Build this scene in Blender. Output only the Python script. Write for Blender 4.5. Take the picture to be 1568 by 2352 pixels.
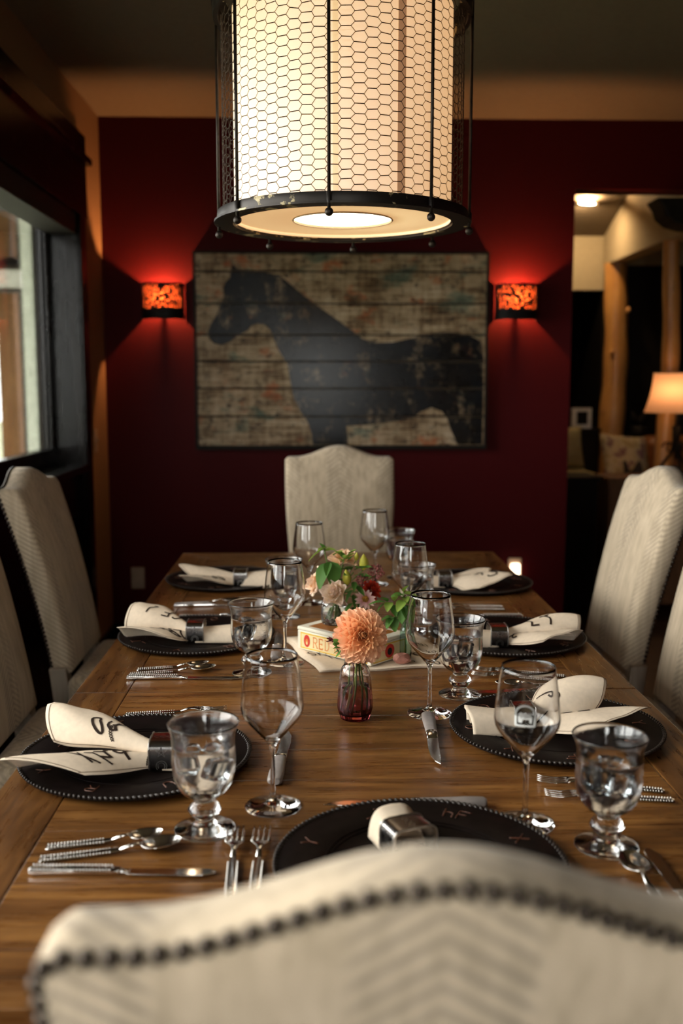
import bpy, bmesh, math, random
from mathutils import Vector, Matrix, Quaternion
random.seed(7)
PI = math.pi
sc = bpy.context.scene
for o in list(bpy.data.objects):
    bpy.data.objects.remove(o)
COL = sc.collection

# ------------------------------------------------------------------ camera
cam_d = bpy.data.cameras.new('camera')
cam = bpy.data.objects.new('camera', cam_d); COL.objects.link(cam)
cam_d.sensor_fit = 'VERTICAL'; cam_d.sensor_height = 36.0; cam_d.sensor_width = 24.0
cam_d.lens = 35.0; cam_d.clip_start = 0.05
cam.location = (0, 0, 1.38)
cam.rotation_euler = (math.radians(90 - 7.425), 0, math.radians(-1.466))
cam_d.dof.use_dof = True; cam_d.dof.focus_distance = 1.86; cam_d.dof.aperture_fstop = 2.8
sc.camera = cam

# ------------------------------------------------------------------ world and exposure
world = bpy.data.worlds.new('overcast_sky'); sc.world = world
world.use_nodes = True
wn = world.node_tree.nodes; wl = world.node_tree.links
wn.clear()
w_out = wn.new('ShaderNodeOutputWorld'); w_bg = wn.new('ShaderNodeBackground')
w_bg.inputs[0].default_value = (1.0, 0.985, 0.955, 1); w_bg.inputs[1].default_value = 14.5
wl.new(w_bg.outputs[0], w_out.inputs[0])
sc.view_settings.view_transform = 'Standard'
sc.view_settings.look = 'None'
sc.view_settings.gamma = 1.0
sc.view_settings.use_curve_mapping = False
sc.view_settings.exposure = 0.0
sc.cycles.use_denoising = True
sc.cycles.use_adaptive_sampling = True; sc.cycles.adaptive_threshold = 0.05
sc.cycles.max_bounces = 11; sc.cycles.transmission_bounces = 10; sc.cycles.transparent_max_bounces = 24
sc.cycles.diffuse_bounces = 3; sc.cycles.glossy_bounces = 4
sc.cycles.sample_clamp_indirect = 6.0

# window openings (left wall y range, z range; rear wall x range)
XL, YB, YR, XR, ZC = -1.07, 5.15, -2.3, 2.7, 2.68     # room faces
W1 = (3.00, 4.60, 0.02, 2.15); W2 = (-1.70, 2.75, 0.95, 2.15); W3 = (-0.47, 0.41, 0.95, 2.35)
def portal(name, loc, rot, sx, sy):
    l = bpy.data.lights.new(name, 'AREA'); l.shape = 'RECTANGLE'; l.size = sx; l.size_y = sy
    l.cycles.is_portal = True
    o = bpy.data.objects.new(name, l); COL.objects.link(o); o.location = loc; o.rotation_euler = rot
portal('daylight_portal_side', (-1.36, (W1[0]+W1[1])/2, 1.6), (0, -PI/2, 0), 1.15, W1[1]-W1[0])
portal('daylight_portal_near', (-1.36, (W2[0]+W2[1])/2, 1.55), (0, -PI/2, 0), 1.25, W2[1]-W2[0])
portal('daylight_portal_rear', ((W3[0]+W3[1])/2, -2.62, 1.65), (PI/2, 0, PI), W3[1]-W3[0], 1.45)

# ------------------------------------------------------------------ helpers
def link(o, parent=None):
    COL.objects.link(o)
    if parent is not None: o.parent = parent
    return o
def mesh(name, V, F, mat=None, parent=None, smooth=False):
    m = bpy.data.meshes.new(name); m.from_pydata([tuple(v) for v in V], [], F); m.update()
    if smooth: m.shade_smooth()
    if mat: m.materials.append(mat)
    o = bpy.data.objects.new(name, m)
    return link(o, parent)
def tag(o, label, cat, group=None, kind=None):
    o['label'] = label; o['category'] = cat
    if group: o['group'] = group
    if kind: o['kind'] = kind
    return o
def struct(o, label=None):
    o['kind'] = 'structure'
    if label: o['label'] = label
    return o
def empty(name, loc=(0, 0, 0), rz=0.0):
    o = bpy.data.objects.new(name, None); o.empty_display_size = 0.05
    o.location = loc; o.rotation_euler = (0, 0, rz)
    return link(o)
def thing(name, label, cat, loc=(0, 0, 0), rz=0.0, group=None):
    return tag(empty(name, loc, rz), label, cat, group)
def copy_tree(o, parent=None):
    c = o.copy(); COL.objects.link(c); c.parent = parent
    for ch in list(o.children): copy_tree(ch, c)
    return c
def bevel(o, w=0.003, seg=2):
    m = o.modifiers.new('bevel', 'BEVEL'); m.width = w; m.segments = seg; m.limit_method = 'ANGLE'; m.angle_limit = 0.6
    return o
def autosmooth(o, ang=0.6):
    me = o.data
    me.shade_smooth()
    me.set_sharp_from_angle(angle=ang)
    return o

class B:
    def __init__(s): s.V = []; s.F = []
    def add(s, V, F):
        n = len(s.V); s.V += [tuple(v) for v in V]; s.F += [tuple(i + n for i in f) for f in F]; return s
    def box(s, x0, x1, y0, y1, z0, z1):
        return s.add([(x0,y0,z0),(x1,y0,z0),(x1,y1,z0),(x0,y1,z0),(x0,y0,z1),(x1,y0,z1),(x1,y1,z1),(x0,y1,z1)],
              [(0,3,2,1),(4,5,6,7),(0,1,5,4),(1,2,6,5),(2,3,7,6),(3,0,4,7)])
    def tube(s, path, r, n=8, closed=False, caps=True):
        P = [Vector(p) for p in path]; N = len(P)
        R = r if isinstance(r, (list, tuple)) else [r] * N
        T = []
        for i in range(N):
            a = P[(i-1) % N] if (closed or i > 0) else P[i]
            b = P[(i+1) % N] if (closed or i < N-1) else P[i]
            d = (b - a); T.append(d.normalized() if d.length > 1e-9 else Vector((0,0,1)))
        up = Vector((0,0,1)) if abs(T[0].z) < 0.9 else Vector((1,0,0))
        u = T[0].cross(up).normalized(); V = []
        for i in range(N):
            u = (u - T[i] * u.dot(T[i])).normalized(); w = T[i].cross(u)
            for k in range(n):
                a = 2*PI*k/n; V.append(P[i] + (u*math.cos(a) + w*math.sin(a)) * R[i])
        F = []
        for i in range(N if closed else N-1):
            j = (i+1) % N
            for k in range(n):
                k2 = (k+1) % n
                F.append((i*n+k, i*n+k2, j*n+k2, j*n+k))
        if caps and not closed:
            F.append(tuple(range(n-1, -1, -1))); F.append(tuple((N-1)*n + k for k in range(n)))
        return s.add(V, F)
    def lathe(s, prof, n=32, c=(0,0,0), closed=False):
        V = []; F = []; M = len(prof)
        for (r, z) in prof:
            for k in range(n):
                a = 2*PI*k/n; V.append((c[0]+r*math.cos(a), c[1]+r*math.sin(a), c[2]+z))
        for i in range(M if closed else M-1):
            j = (i+1) % M
            for k in range(n):
                k2 = (k+1) % n
                if prof[i][0] < 1e-6 and prof[j][0] < 1e-6: continue
                F.append((i*n+k, i*n+k2, j*n+k2, j*n+k))
        return s.add(V, F)
    def prism(s, poly, z0, z1, f=None):
        n = len(poly); V = [(p[0], p[1], z0) for p in poly] + [(p[0], p[1], z1) for p in poly]
        if f: V = [f(*v) for v in V]
        F = [tuple(range(n-1,-1,-1)), tuple(range(n, 2*n))]
        for i in range(n): j = (i+1) % n; F.append((i, j, n+j, n+i))
        return s.add(V, F)
    def ball(s, c, r, n=10, m=6, sc3=(1,1,1), rot=None):
        V = []; F = []
        for i in range(m+1):
            t = PI*i/m
            for k in range(n):
                a = 2*PI*k/n
                v = Vector((math.sin(t)*math.cos(a)*sc3[0], math.sin(t)*math.sin(a)*sc3[1], math.cos(t)*sc3[2])) * r
                if rot: v = rot @ v
                V.append(v + Vector(c))
        for i in range(m):
            for k in range(n):
                k2 = (k+1) % n; F.append((i*n+k, (i+1)*n+k, (i+1)*n+k2, i*n+k2))
        return s.add(V, F)
    def grid(s, f, nu, nv):
        n = len(s.V)
        V = [f(i/nu, j/nv) for i in range(nu+1) for j in range(nv+1)]
        F = [(i*(nv+1)+j, (i+1)*(nv+1)+j, (i+1)*(nv+1)+j+1, i*(nv+1)+j+1) for i in range(nu) for j in range(nv)]
        return s.add(V, F)
    def build(s, name, mat=None, parent=None, smooth=False, merge=False, sharp=None):
        o = mesh(name, s.V, s.F, mat, parent, smooth)
        if merge:
            bm = bmesh.new(); bm.from_mesh(o.data); bmesh.ops.remove_doubles(bm, verts=bm.verts, dist=1e-6)
            bmesh.ops.recalc_face_normals(bm, faces=bm.faces); bm.to_mesh(o.data); bm.free()
            if smooth: o.data.shade_smooth()
        if sharp is not None: autosmooth(o, sharp)
        return o

def lerp(a, b, t): return a + (b-a)*t
def smooth(t): t = max(0., min(1., t)); return t*t*(3-2*t)
def spline(pts, n):
    """Catmull-Rom through pts"""
    P = [Vector(p) for p in pts]; out = []
    Q = [P[0]*2-P[1]] + P + [P[-1]*2-P[-2]]
    for i in range(len(P)-1):
        a, b, c, d = Q[i:i+4]
        for k in range(n):
            t = k/n
            out.append(0.5*((2*b) + (c-a)*t + (2*a-5*b+4*c-d)*t*t + (3*b-a-3*c+d)*t**3))
    out.append(P[-1]); return out

# ------------------------------------------------------------------ materials
MATS = {}
class NT:
    def __init__(s, name):
        s.m = bpy.data.materials.new(name); s.m.use_nodes = True; s.n = s.m.node_tree.nodes; s.l = s.m.node_tree.links
        s.n.clear(); s.out = s.n.new('ShaderNodeOutputMaterial')
    def node(s, t, **kw):
        n = s.n.new('ShaderNode' + t)
        for k, v in kw.items():
            setattr(n, k, v)
        return n
    def L(s, a, b): s.l.new(a, b)
    def coord(s, kind='Object', scale=(1,1,1), rot=(0,0,0), rnd=0.0):
        c = s.node('TexCoord'); mp = s.node('Mapping'); mp.inputs['Scale'].default_value = scale; mp.inputs['Rotation'].default_value = rot
        s.L(c.outputs[kind], mp.inputs['Vector'])
        if rnd:
            oi = s.node('ObjectInfo'); mu = s.node('Math', operation='MULTIPLY'); mu.inputs[1].default_value = rnd
            s.L(oi.outputs['Random'], mu.inputs[0]); s.L(mu.outputs[0], mp.inputs['Location'])
        return mp.outputs[0]
    def noise(s, vec, scale=5, detail=4, rough=0.5, dist=0.0):
        n = s.node('TexNoise'); n.inputs['Scale'].default_value = scale; n.inputs['Detail'].default_value = detail
        n.inputs['Roughness'].default_value = rough; n.inputs['Distortion'].default_value = dist
        s.L(vec, n.inputs['Vector']); return n.outputs['Fac']
    def ramp(s, fac, stops, interp='LINEAR'):
        r = s.node('ValToRGB'); r.color_ramp.interpolation = interp; e = r.color_ramp.elements
        while len(e) < len(stops): e.new(0.5)
        for i, (p, c) in enumerate(stops):
            e[i].position = p; e[i].color = (c[0], c[1], c[2], 1) if hasattr(c, '__len__') else (c, c, c, 1)
        s.L(fac, r.inputs[0]); return r.outputs[0]
    def math(s, op, a, b=0.0, c=0.0):
        m = s.node('Math', operation=op)
        for i, v in enumerate((a, b, c)):
            if hasattr(v, 'type') or hasattr(v, 'is_output'): s.L(v, m.inputs[i])
            else: m.inputs[i].default_value = v
        return m.outputs[0]
    def mix(s, fac, a, b, mode='MIX'):
        m = s.node('Mix', data_type='RGBA', blend_type=mode)
        for sock, v in ((m.inputs[0], fac), (m.inputs[6], a), (m.inputs[7], b)):
            if hasattr(v, 'is_output'): s.L(v, sock)
            elif sock == m.inputs[0]: sock.default_value = v
            else: sock.default_value = (v[0], v[1], v[2], 1)
        return m.outputs[2]
    def bsdf(s, base=(.5,.5,.5), rough=.5, metal=0.0, spec=.5, **kw):
        b = s.node('BsdfPrincipled')
        def put(k, v):
            if hasattr(v, 'is_output'): s.L(v, b.inputs[k])
            else: b.inputs[k].default_value = (v[0], v[1], v[2], 1) if hasattr(v, '__len__') else v
        put('Base Color', base); put('Roughness', rough); put('Metallic', metal); put('Specular IOR Level', spec)
        for k, v in kw.items(): put(k, v)
        s.b = b; s.L(b.outputs[0], s.out.inputs[0]); return b
    def bump(s, h, strength=.3, dist=.002):
        n = s.node('Bump'); n.inputs['Strength'].default_value = strength; n.inputs['Distance'].default_value = dist
        s.L(h, n.inputs['Height']); s.L(n.outputs[0], s.b.inputs['Normal'])

def simple(name, base, rough=.5, metal=0., spec=.5, var=0.12, scale=30, bump=0.0, **kw):
    t = NT(name); v = t.coord('Object')
    f = t.noise(v, scale, 4)
    c = t.ramp(f, [(.3, [x*(1-var) for x in base]), (.7, [min(1, x*(1+var)) for x in base])])
    t.bsdf(c, rough, metal, spec, **kw)
    if bump: t.bump(f, bump)
    return t.m

def wood(name, dark, mid, light, axis='x', rough=.35, spec=.5, sc_=1.0, coat=0.0):
    t = NT(name)
    st = {'x': (1.2*sc_, 14*sc_, 14*sc_), 'y': (14*sc_, 1.2*sc_, 14*sc_), 'z': (14*sc_, 14*sc_, 1.2*sc_)}[axis]
    v = t.coord('Object', st, rnd=7.0)
    a = t.noise(v, 2.2, 8, .62, .6); b = t.noise(v, 9, 4, .6, .2)
    f = t.math('ADD', t.math('MULTIPLY', a, .75), t.math('MULTIPLY', b, .25))
    c = t.ramp(f, [(.30, dark), (.47, mid), (.66, light)])
    v2 = t.coord('Object', (1, 1, 1)); blot = t.noise(v2, 3.0, 5, .6)
    c = t.mix(t.ramp(blot, [(.35, .55), (.62, 0.0)]), c, dark)
    t.bsdf(c, t.ramp(b, [(.3, rough*.8), (.7, rough*1.25)]), 0, spec, **({'Coat Weight': coat, 'Coat Roughness': .18} if coat else {}))
    t.bump(f, .25, .002)
    return t.m

def glass_solid(name, col=(1,1,1), rough=0.0, ior=1.5):
    t = NT(name); g = t.node('BsdfGlass'); g.inputs['Color'].default_value = (*col, 1)
    g.inputs['Roughness'].default_value = rough; g.inputs['IOR'].default_value = ior
    t.L(g.outputs[0], t.out.inputs[0]); return t.m
def glass_thin(name, tint=(1,1,1), spec_scale=1.0, rough=.02):
    t = NT(name); tr = t.node('BsdfTransparent'); tr.inputs[0].default_value = (*tint, 1)
    gl = t.node('BsdfGlossy'); gl.inputs['Roughness'].default_value = rough
    fr = t.node('Fresnel'); fr.inputs[0].default_value = 1.5
    mx = t.node('MixShader'); t.L(t.math('MULTIPLY', fr.outputs[0], spec_scale), mx.inputs[0]); t.L(tr.outputs[0], mx.inputs[1]); t.L(gl.outputs[0], mx.inputs[2])
    t.L(mx.outputs[0], t.out.inputs[0]); return t.m
def emit(name, col, st, base=None):
    t = NT(name)
    t.bsdf(base or col, .6, 0, .2, **{'Emission Color': col, 'Emission Strength': st}); return t.m

M = {}
M['red_paint'] = simple('red_paint', (.050,.0019,.0026), .6, 0, .10, .06, 60, .06)
M['cream_paint'] = simple('cream_paint', (.25,.14,.068), .6, 0, .3, .05, 60, .05)
M['ceiling_paint'] = simple('ceiling_paint', (.165,.125,.085), .8, 0, .2, .05, 40, .05)
M['living_paint'] = simple('living_paint', (.42,.34,.22), .7, 0, .2, .05, 40)
M['dark_trim'] = wood('dark_trim', (.003,.0022,.002), (.006,.0045,.004), (.010,.007,.006), 'z', .22, .17)
M['dark_red'] = simple('dark_red', (.045,.010,.008), .7, 0, .1)
M['shade_roll'] = simple('shade_roll', (.014,.009,.007), .6)
M['floor_wood'] = wood('floor_wood', (.02,.011,.006), (.045,.024,.012), (.08,.045,.02), 'y', .4)
M['table_cross'] = wood('table_cross', (.030,.0105,.003), (.150,.058,.0135), (.30,.132,.033), 'x', .30, .4)
M['table_long'] = wood('table_long', (.028,.010,.003), (.130,.051,.013), (.27,.119,.030), 'y', .30, .4)
M['table_under'] = simple('table_under', (.012,.006,.003), .6)
M['table_leg'] = wood('table_leg', (.02,.009,.004), (.07,.032,.012), (.12,.06,.022), 'z', .4)
M['chair_leg'] = wood('chair_leg', (.20,.16,.12), (.33,.27,.21), (.44,.37,.29), 'z', .5)
M['nail'] = simple('nail', (.055,.042,.032), .28, .9, .5, .3, 200)
M['iron'] = simple('iron', (.030,.022,.018), .45, .7, .5, .4, 60, .2)
def iron_chipped():
    t = NT('chipped_iron'); v = t.coord('Object'); f = t.noise(v, 26, 6, .6)
    g = t.noise(v, 4, 3)
    k = t.ramp(t.math('MULTIPLY', f, g), [(.30, 0.), (.325, 1.)])
    c = t.mix(k, (.022,.017,.015), (.42,.33,.18))
    t.bsdf(c, .42, t.math('SUBTRACT', .6, t.math('MULTIPLY', k, .5))); t.bump(k, .4, .001); return t.m
M['iron_chip'] = iron_chipped()
M['black_metal'] = simple('black_metal', (.0045,.0035,.003), .6, 0, .12)
M['wire'] = simple('wire', (.030,.016,.010), .55, .6)
M['silver'] = simple('silver', (.78,.75,.72), .14, 1., .5, .08, 60)
M['silver_ring'] = simple('silver_ring', (.42,.40,.39), .2, 1., .5, .1, 80)
M['silver_dull'] = simple('silver_dull', (.50,.47,.44), .3, 1., .5, .2, 120)
M['dark_metal'] = simple('dark_metal', (.10,.085,.08), .28, 1., .5, .2, 100)
M['grip'] = simple('grip', (.27,.235,.22), .42, 0., .5, .1, 50)
M['leather'] = simple('leather', (.0065,.0036,.0030), .50, 0, .07, .4, 50, .12)
M['rope'] = simple('rope', (.022,.016,.013), .34, .2, .4, .3, 150)
M['brand'] = simple('brand', (.085,.026,.011), .4, 0, .5, .3, 120)
M['linen'] = simple('linen', (.72,.59,.45), .8, 0, .2, .05, 120, .08)
M['print'] = simple('print', (.030,.018,.013), .8, 0, .1)
M['hem'] = simple('hem', (.13,.075,.04), .8, 0, .1)
M['glass'] = glass_solid('glass')
M['water'] = glass_solid('water', (1,1,1), 0, 1.33)
M['ice'] = glass_solid('ice', (.97,.99,1), .12, 1.31)
M['pane'] = glass_thin('pane', (.97,.98,.97), .8)
def fogged():
    t = NT('fogged_glass'); v = t.coord('Object')
    f = t.noise(v, 160, 3); g = t.noise(v, 22, 3)
    gl = t.node('BsdfGlass'); gl.inputs['IOR'].default_value = 1.5
    t.L(t.ramp(g, [(.35, .0), (.7, .14)]), gl.inputs['Roughness'])
    n = t.node('Bump'); n.inputs['Strength'].default_value = .12; n.inputs['Distance'].default_value = .0006
    t.L(t.ramp(f, [(.6, 0.), (.72, 1.)]), n.inputs['Height']); t.L(n.outputs[0], gl.inputs['Normal'])
    t.L(gl.outputs[0], t.out.inputs[0]); return t.m
M['fogged'] = fogged()
def frosted_print():
    t = NT('frosted_print'); t.bsdf((.75,.75,.72), .6, 0, .3, **{'Alpha': .8}); return t.m
M['frost_print'] = frosted_print()
def purple():
    t = NT('purple_glass'); v = t.node('TexCoord'); sx = t.node('SeparateXYZ'); t.L(v.outputs['Object'], sx.inputs[0])
    c = t.ramp(t.math('MULTIPLY', sx.outputs['Z'], 1/.13), [(.0, (.52,.20,.22)), (.26, (.78,.60,.62)), (.55, (.96,.93,.93))])
    g = t.node('BsdfGlass'); t.L(c, g.inputs['Color']); g.inputs['IOR'].default_value = 1.5; t.L(g.outputs[0], t.out.inputs[0]); return t.m
M['purple_glass'] = purple()
M['green_glass'] = glass_solid('green_glass', (.86,.975,.95))
def fabric():
    t = NT('herringbone_fabric'); tc = t.node('TexCoord'); sx = t.node('SeparateXYZ'); t.L(tc.outputs['Object'], sx.inputs[0])
    X = sx.outputs['X']; Y = sx.outputs['Y']; Z = sx.outputs['Z']
    v_ = t.math('ADD', Z, t.math('MULTIPLY', Y, .6))
    per = .218
    u = t.math('ADD', t.math('DIVIDE', X, per), 10.27)
    fr = t.math('FRACT', u)                                  # 0..1: first half chevron band, second plain band
    tri = t.math('ABSOLUTE', t.math('SUBTRACT', fr, .27))    # 0 at the apex of the chevron
    ph = t.math('FRACT', t.math('DIVIDE', t.math('ADD', v_, t.math('MULTIPLY', tri, per*.55)), .0145))
    line = t.ramp(ph, [(.0, 0.), (.18, 1.), (.45, 1.), (.62, 0.)])
    band = t.ramp(tri, [(.22, 1.), (.275, .0)])
    nz = t.noise(t.coord('Object', (1,1,.35)), 9, 4)
    amt = t.math('MULTIPLY', t.math('MULTIPLY', line, band), t.ramp(nz, [(.3, .25), (.65, 1.)]))
    # second, finer weave everywhere
    w1 = t.math('SINE', t.math('MULTIPLY', X, 1500.)); w2 = t.math('SINE', t.math('MULTIPLY', v_, 1500.))
    wv = t.math('MULTIPLY', t.math('MULTIPLY', w1, w2), .5)
    streak = t.noise(t.coord('Object', (60, 60, 2.0)), 1.0, 3)
    c = t.ramp(streak, [(.3, (.41,.325,.225)), (.7, (.58,.465,.335))])
    c = t.mix(t.math('MULTIPLY', amt, .55), c, (.19,.155,.12))
    c = t.mix(t.ramp(wv, [(.0, .0), (.5, .16)]), c, (.25,.20,.15))
    t.bsdf(c, .9, 0, .1, **{'Sheen Weight': .15})
    t.bump(t.math('ADD', t.math('MULTIPLY', amt, -.5), wv), .25, .0012)
    return t.m
M['fabric'] = fabric()
M['lamp_shade'] = emit('lamp_shade', (1., .57, .26), .72, (.92,.90,.88))
M['lamp_seam'] = emit('lamp_seam', (1., .42, .16), .22, (.45,.33,.24))
M['lamp_ring'] = emit('lamp_ring', (1., .58, .25), .62, (.8,.7,.55))
M['lamp_glow'] = emit('lamp_glow', (1., .82, .58), 7.0)
M['bulb_hot'] = emit('bulb_hot', (1., .44, .16), 5200.)
M['can_hot'] = emit('can_hot', (1., .70, .38), 210.)
M['night_hot'] = emit('night_hot', (1., .70, .48), 5.)
M['plate_tan'] = simple('plate_tan', (.33,.24,.16), .5)
M['log'] = wood('log', (.34,.14,.035), (.60,.28,.075), (.74,.40,.13), 'z', .35, .5, .5)
M['sofa_leather'] = simple('sofa_leather', (.26,.09,.025), .4, 0, .5, .2, 12, .1)
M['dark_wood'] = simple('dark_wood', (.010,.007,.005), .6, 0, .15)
M['console_wood'] = wood('console_wood', (.10,.04,.014), (.17,.07,.025), (.23,.10,.04), 'z', .5)
M['olive_cloth'] = simple('olive_cloth', (.30,.24,.11), .9)
M['blanket'] = simple('blanket', (.035,.026,.022), .9)
def pillow_mat():
    t = NT('floral_pillow'); f = t.noise(t.coord('Object'), 14, 3)
    t.bsdf(t.ramp(f, [(.38, (.25,.13,.12)), (.5, (.62,.50,.30)), (.62, (.45,.33,.16))]), .9); return t.m
M['pillow'] = pillow_mat()
M['porch_wood'] = wood('porch_wood', (.11,.05,.017), (.20,.095,.035), (.27,.14,.055), 'z', .7, .2)
M['porch_dark'] = simple('porch_dark', (.045,.030,.018), .8)
M['ext_cream'] = simple('ext_cream', (.62,.64,.52), .6)
M['porch_tan'] = simple('porch_tan', (.055,.035,.024), .8)
M['ground'] = simple('ground', (.25,.27,.16), .9, var=.4, scale=4)
M['lantern_glass'] = simple('lantern_glass', (.62,.62,.52), .3)
M['white_card'] = simple('white_card', (.6,.55,.5), .7)
# ------------------------------------------------------------------ room shell
WT = .16
def slab(name, boxes, mat, parent=None):
    b = B()
    for q in boxes: b.box(*q)
    return b.build(name, mat, parent)
struct(slab('floor', [(XL-.2, 4.2, YR-.2, 7.8, -.05, 0)], M['floor_wood']))
struct(slab('ceiling', [(XL-.2, XR+.2, YR-.2, YB+.16, ZC, ZC+.06)], M['ceiling_paint']))
OX = 1.31                                   # edge of the opening in the back wall
struct(slab('wall_back', [(XL-.2, OX, YB, YB+WT, 0, ZC), (OX, XR+.2, YB, YB+WT, 2.345, ZC)], M['red_paint']))
struct(slab('wall_right', [(XR, XR+.15, YR, YB, 0, ZC)], M['dark_red']))
x0, x1 = XL-.17, XL
struct(slab('wall_left', [(x0, x1, W1[1], YB, 0, 2.15), (x0, x1, YR, YB, 2.15, ZC), (x0, x1, W2[1], W1[0], 0, 2.15),
     (x0, x1, YR, W2[0], 0, 2.15), (x0, x1, W2[0], W2[1], 0, W2[2])], M['cream_paint']))
struct(slab('wall_rear', [(XL-.2, W3[0], YR-WT, YR, 0, ZC), (W3[1], XR+.2, YR-WT, YR, 0, ZC), (W3[0], W3[1], YR-WT, YR, 0, W3[2]), (W3[0], W3[1], YR-WT, YR, W3[3], ZC)], M['dark_red']))
struct(slab('baseboard_back', [(XL, OX, YB-.018, YB, 0, .12)], M['dark_trim']))
struct(slab('baseboard_left', [(XL, XL+.018, 4.70, YB, 0, .12)], M['dark_trim']))

# side window: dark wood unit with a glazed upper half and a panelled lower half
w = struct(empty('window_1'))
y0, y1, z0, z1 = W1
xg = -1.215
bevel(slab('jamb', [(xg, XL+.012, y1-.012, y1+.0, 0, z1)], M['dark_trim'], w), .002)
bevel(slab('jamb', [(xg, XL+.012, y0, y0+.012, 0, z1)], M['dark_trim'], w), .002)
bevel(slab('head_jamb', [(xg, XL+.012, y0, y1, z1-.014, z1)], M['dark_trim'], w), .002)
bevel(slab('casing', [(XL, XL+.024, y1-.004, y1+.095, 0, z1-.02)], M['dark_trim'], w), .004)
bevel(slab('casing', [(XL, XL+.024, y0-.095, y0+.004, 0, z1-.02)], M['dark_trim'], w), .004)
bevel(slab('head_casing', [(XL, XL+.032, y0-.11, y1+.11, z1-.03, z1+.33)], M['dark_trim'], w), .004)
bevel(slab('head_ledge', [(XL, XL+.055, y0-.13, y1+.135, z1+.205, z1+.235)], M['dark_trim'], w), .004)
bevel(slab('shade_cassette', [(xg+.02, XL+.006, y0+.014, y1-.014, z1-.115, z1-.016)], M['shade_roll'], w), .004)
zg = 1.085                                  # bottom of the glass
bevel(slab('sash_stile', [(xg-.02, xg+.03, y1-.062, y1-.012, zg-.06, z1-.012)], M['dark_trim'], w), .006)
bevel(slab('sash_stile', [(xg-.02, xg+.03, y0+.012, y0+.085, zg-.06, z1-.012)], M['dark_trim'], w), .006)
bevel(slab('sash_bead', [(xg+.0, xg+.012, y1-.072, y1-.062, zg, z1-.05)], M['dark_trim'], w), .003)
bevel(slab('sash_rail', [(xg-.02, xg+.035, y0+.012, y1-.012, zg-.075, zg)], M['dark_trim'], w), .006)
bevel(slab('sash_rail', [(xg-.02, xg+.03, y0+.012, y1-.012, z1-.075, z1-.012)], M['dark_trim'], w), .006)
bevel(slab('sill', [(xg, XL+.04, y0+.012, y1-.012, zg-.105, zg-.075)], M['dark_trim'], w), .004)
bevel(slab('lower_panel', [(xg, XL-.03, y0+.012, y1-.012, 0, zg-.105)], M['dark_trim'], w), .004)
bevel(slab('panel_rail', [(XL-.03, XL-.012, y0+.012, y1-.012, .78, zg-.105)], M['dark_trim'], w), .004)
slab('pane', [(xg-.004, xg, y0+.08, y1-.058, zg-.002, z1-.06)], M['pane'], w)
slab('exterior_trim', [(xg-.080, xg-.030, y1-.075, y1-.030, zg-.1, z1)], M['ext_cream'], w)
# the other two windows, beside and behind the camera
def plain_window(name, axis, a0, a1, z0, z1, n):
    w = struct(empty(name))
    def bx(nm, p0, p1, q0, q1, za, zb, mat):     # p along the wall, q through it
        if axis == 'y': o = slab(nm, [(q0, q1, p0, p1, za, zb)], mat, w)
        else: o = slab(nm, [(p0, p1, q0, q1, za, zb)], mat, w)
        return bevel(o, .003) if nm != 'pane' else o
    if axis == 'y': f, g = XL, xg
    else: f, g = YR, YR-.10
    bx('casing', a0-.09, a0, f, f+.024, z0-.09, z1+.0, M['dark_trim']); bx('casing', a1, a1+.09, f, f+.024, z0-.09, z1+.0, M['dark_trim'])
    bx('head_casing', a0-.11, a1+.11, f, f+.03, z1, z1+.14, M['dark_trim']); bx('sill', a0-.11, a1+.11, f, f+.05, z0-.03, z0, M['dark_trim'])
    for k in range(n):
        p = lerp(a0, a1, k/n); q = lerp(a0, a1, (k+1)/n)
        bx('sash_stile', p, p+.05, g-.02, g+.03, z0, z1, M['dark_trim']); bx('sash_stile', q-.05, q, g-.02, g+.03, z0, z1, M['dark_trim'])
        bx('sash_rail', p+.05, q-.05, g-.02, g+.03, z0, z0+.06, M['dark_trim']); bx('sash_rail', p+.05, q-.05, g-.02, g+.03, z1-.06, z1, M['dark_trim'])
        bx('pane', p+.05, q-.05, g-.004, g, z0+.06, z1-.06, M['pane'])
plain_window('window_2', 'y', W2[0], W2[1], W2[2], W2[3], 4)
plain_window('window_3', 'x', W3[0], W3[1], W3[2], W3[3], 1)

# ------------------------------------------------------------------ living room beyond the opening
struct(slab('wall_far', [(1.0, 1.88, 7.5, 7.6, 0, 3.4), (1.88, 2.14, 7.5, 7.6, 2.06, 3.4), (2.14, 4.2, 7.5, 7.6, 2.24, 3.4)], M['living_paint']))
struct(slab('wall_far_shade', [(2.14, 4.2, 7.5, 7.6, 0, 2.24), (1.78, 1.88, 7.6, 8.6, 0, 2.1), (2.14, 2.24, 7.6, 8.6, 0, 2.1), (1.78, 2.24, 8.6, 8.7, 0, 2.1), (1.78, 2.24, 7.6, 8.7, 2.1, 2.15)], M['dark_wood']))  # dark colour stands in for the darkness behind the columns and in the doorway
struct(slab('floor_hall', [(1.78, 2.24, 7.8, 8.7, -.05, 0)], M['floor_wood']))
struct(slab('wall_hall', [(1.0, 1.1, YB+WT, 7.5, 0, 3.4), (4.1, 4.2, YB, 7.5, 0, 3.4), (XR+.15, 4.2, YB, YB+WT, 0, 3.4)], M['living_paint']))
b = B(); b.add([(.9, 7.6, 2.414), (4.2, 7.6, 2.414), (4.2, YB+WT, 3.232), (.9, YB+WT, 3.232), (.9, 7.6, 2.474), (4.2, 7.6, 2.474), (4.2, YB+WT, 3.292), (.9, YB+WT, 3.292)],
   [(0,1,2,3),(7,6,5,4),(0,4,5,1),(1,5,6,2),(2,6,7,3),(3,7,4,0)])
struct(b.build('ceiling_far', M['ceiling_paint']))
struct(slab('wall_soffit', [(2.13, 2.26, YB+WT, 7.5, 2.24, 3.3)], M['living_paint']))
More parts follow.
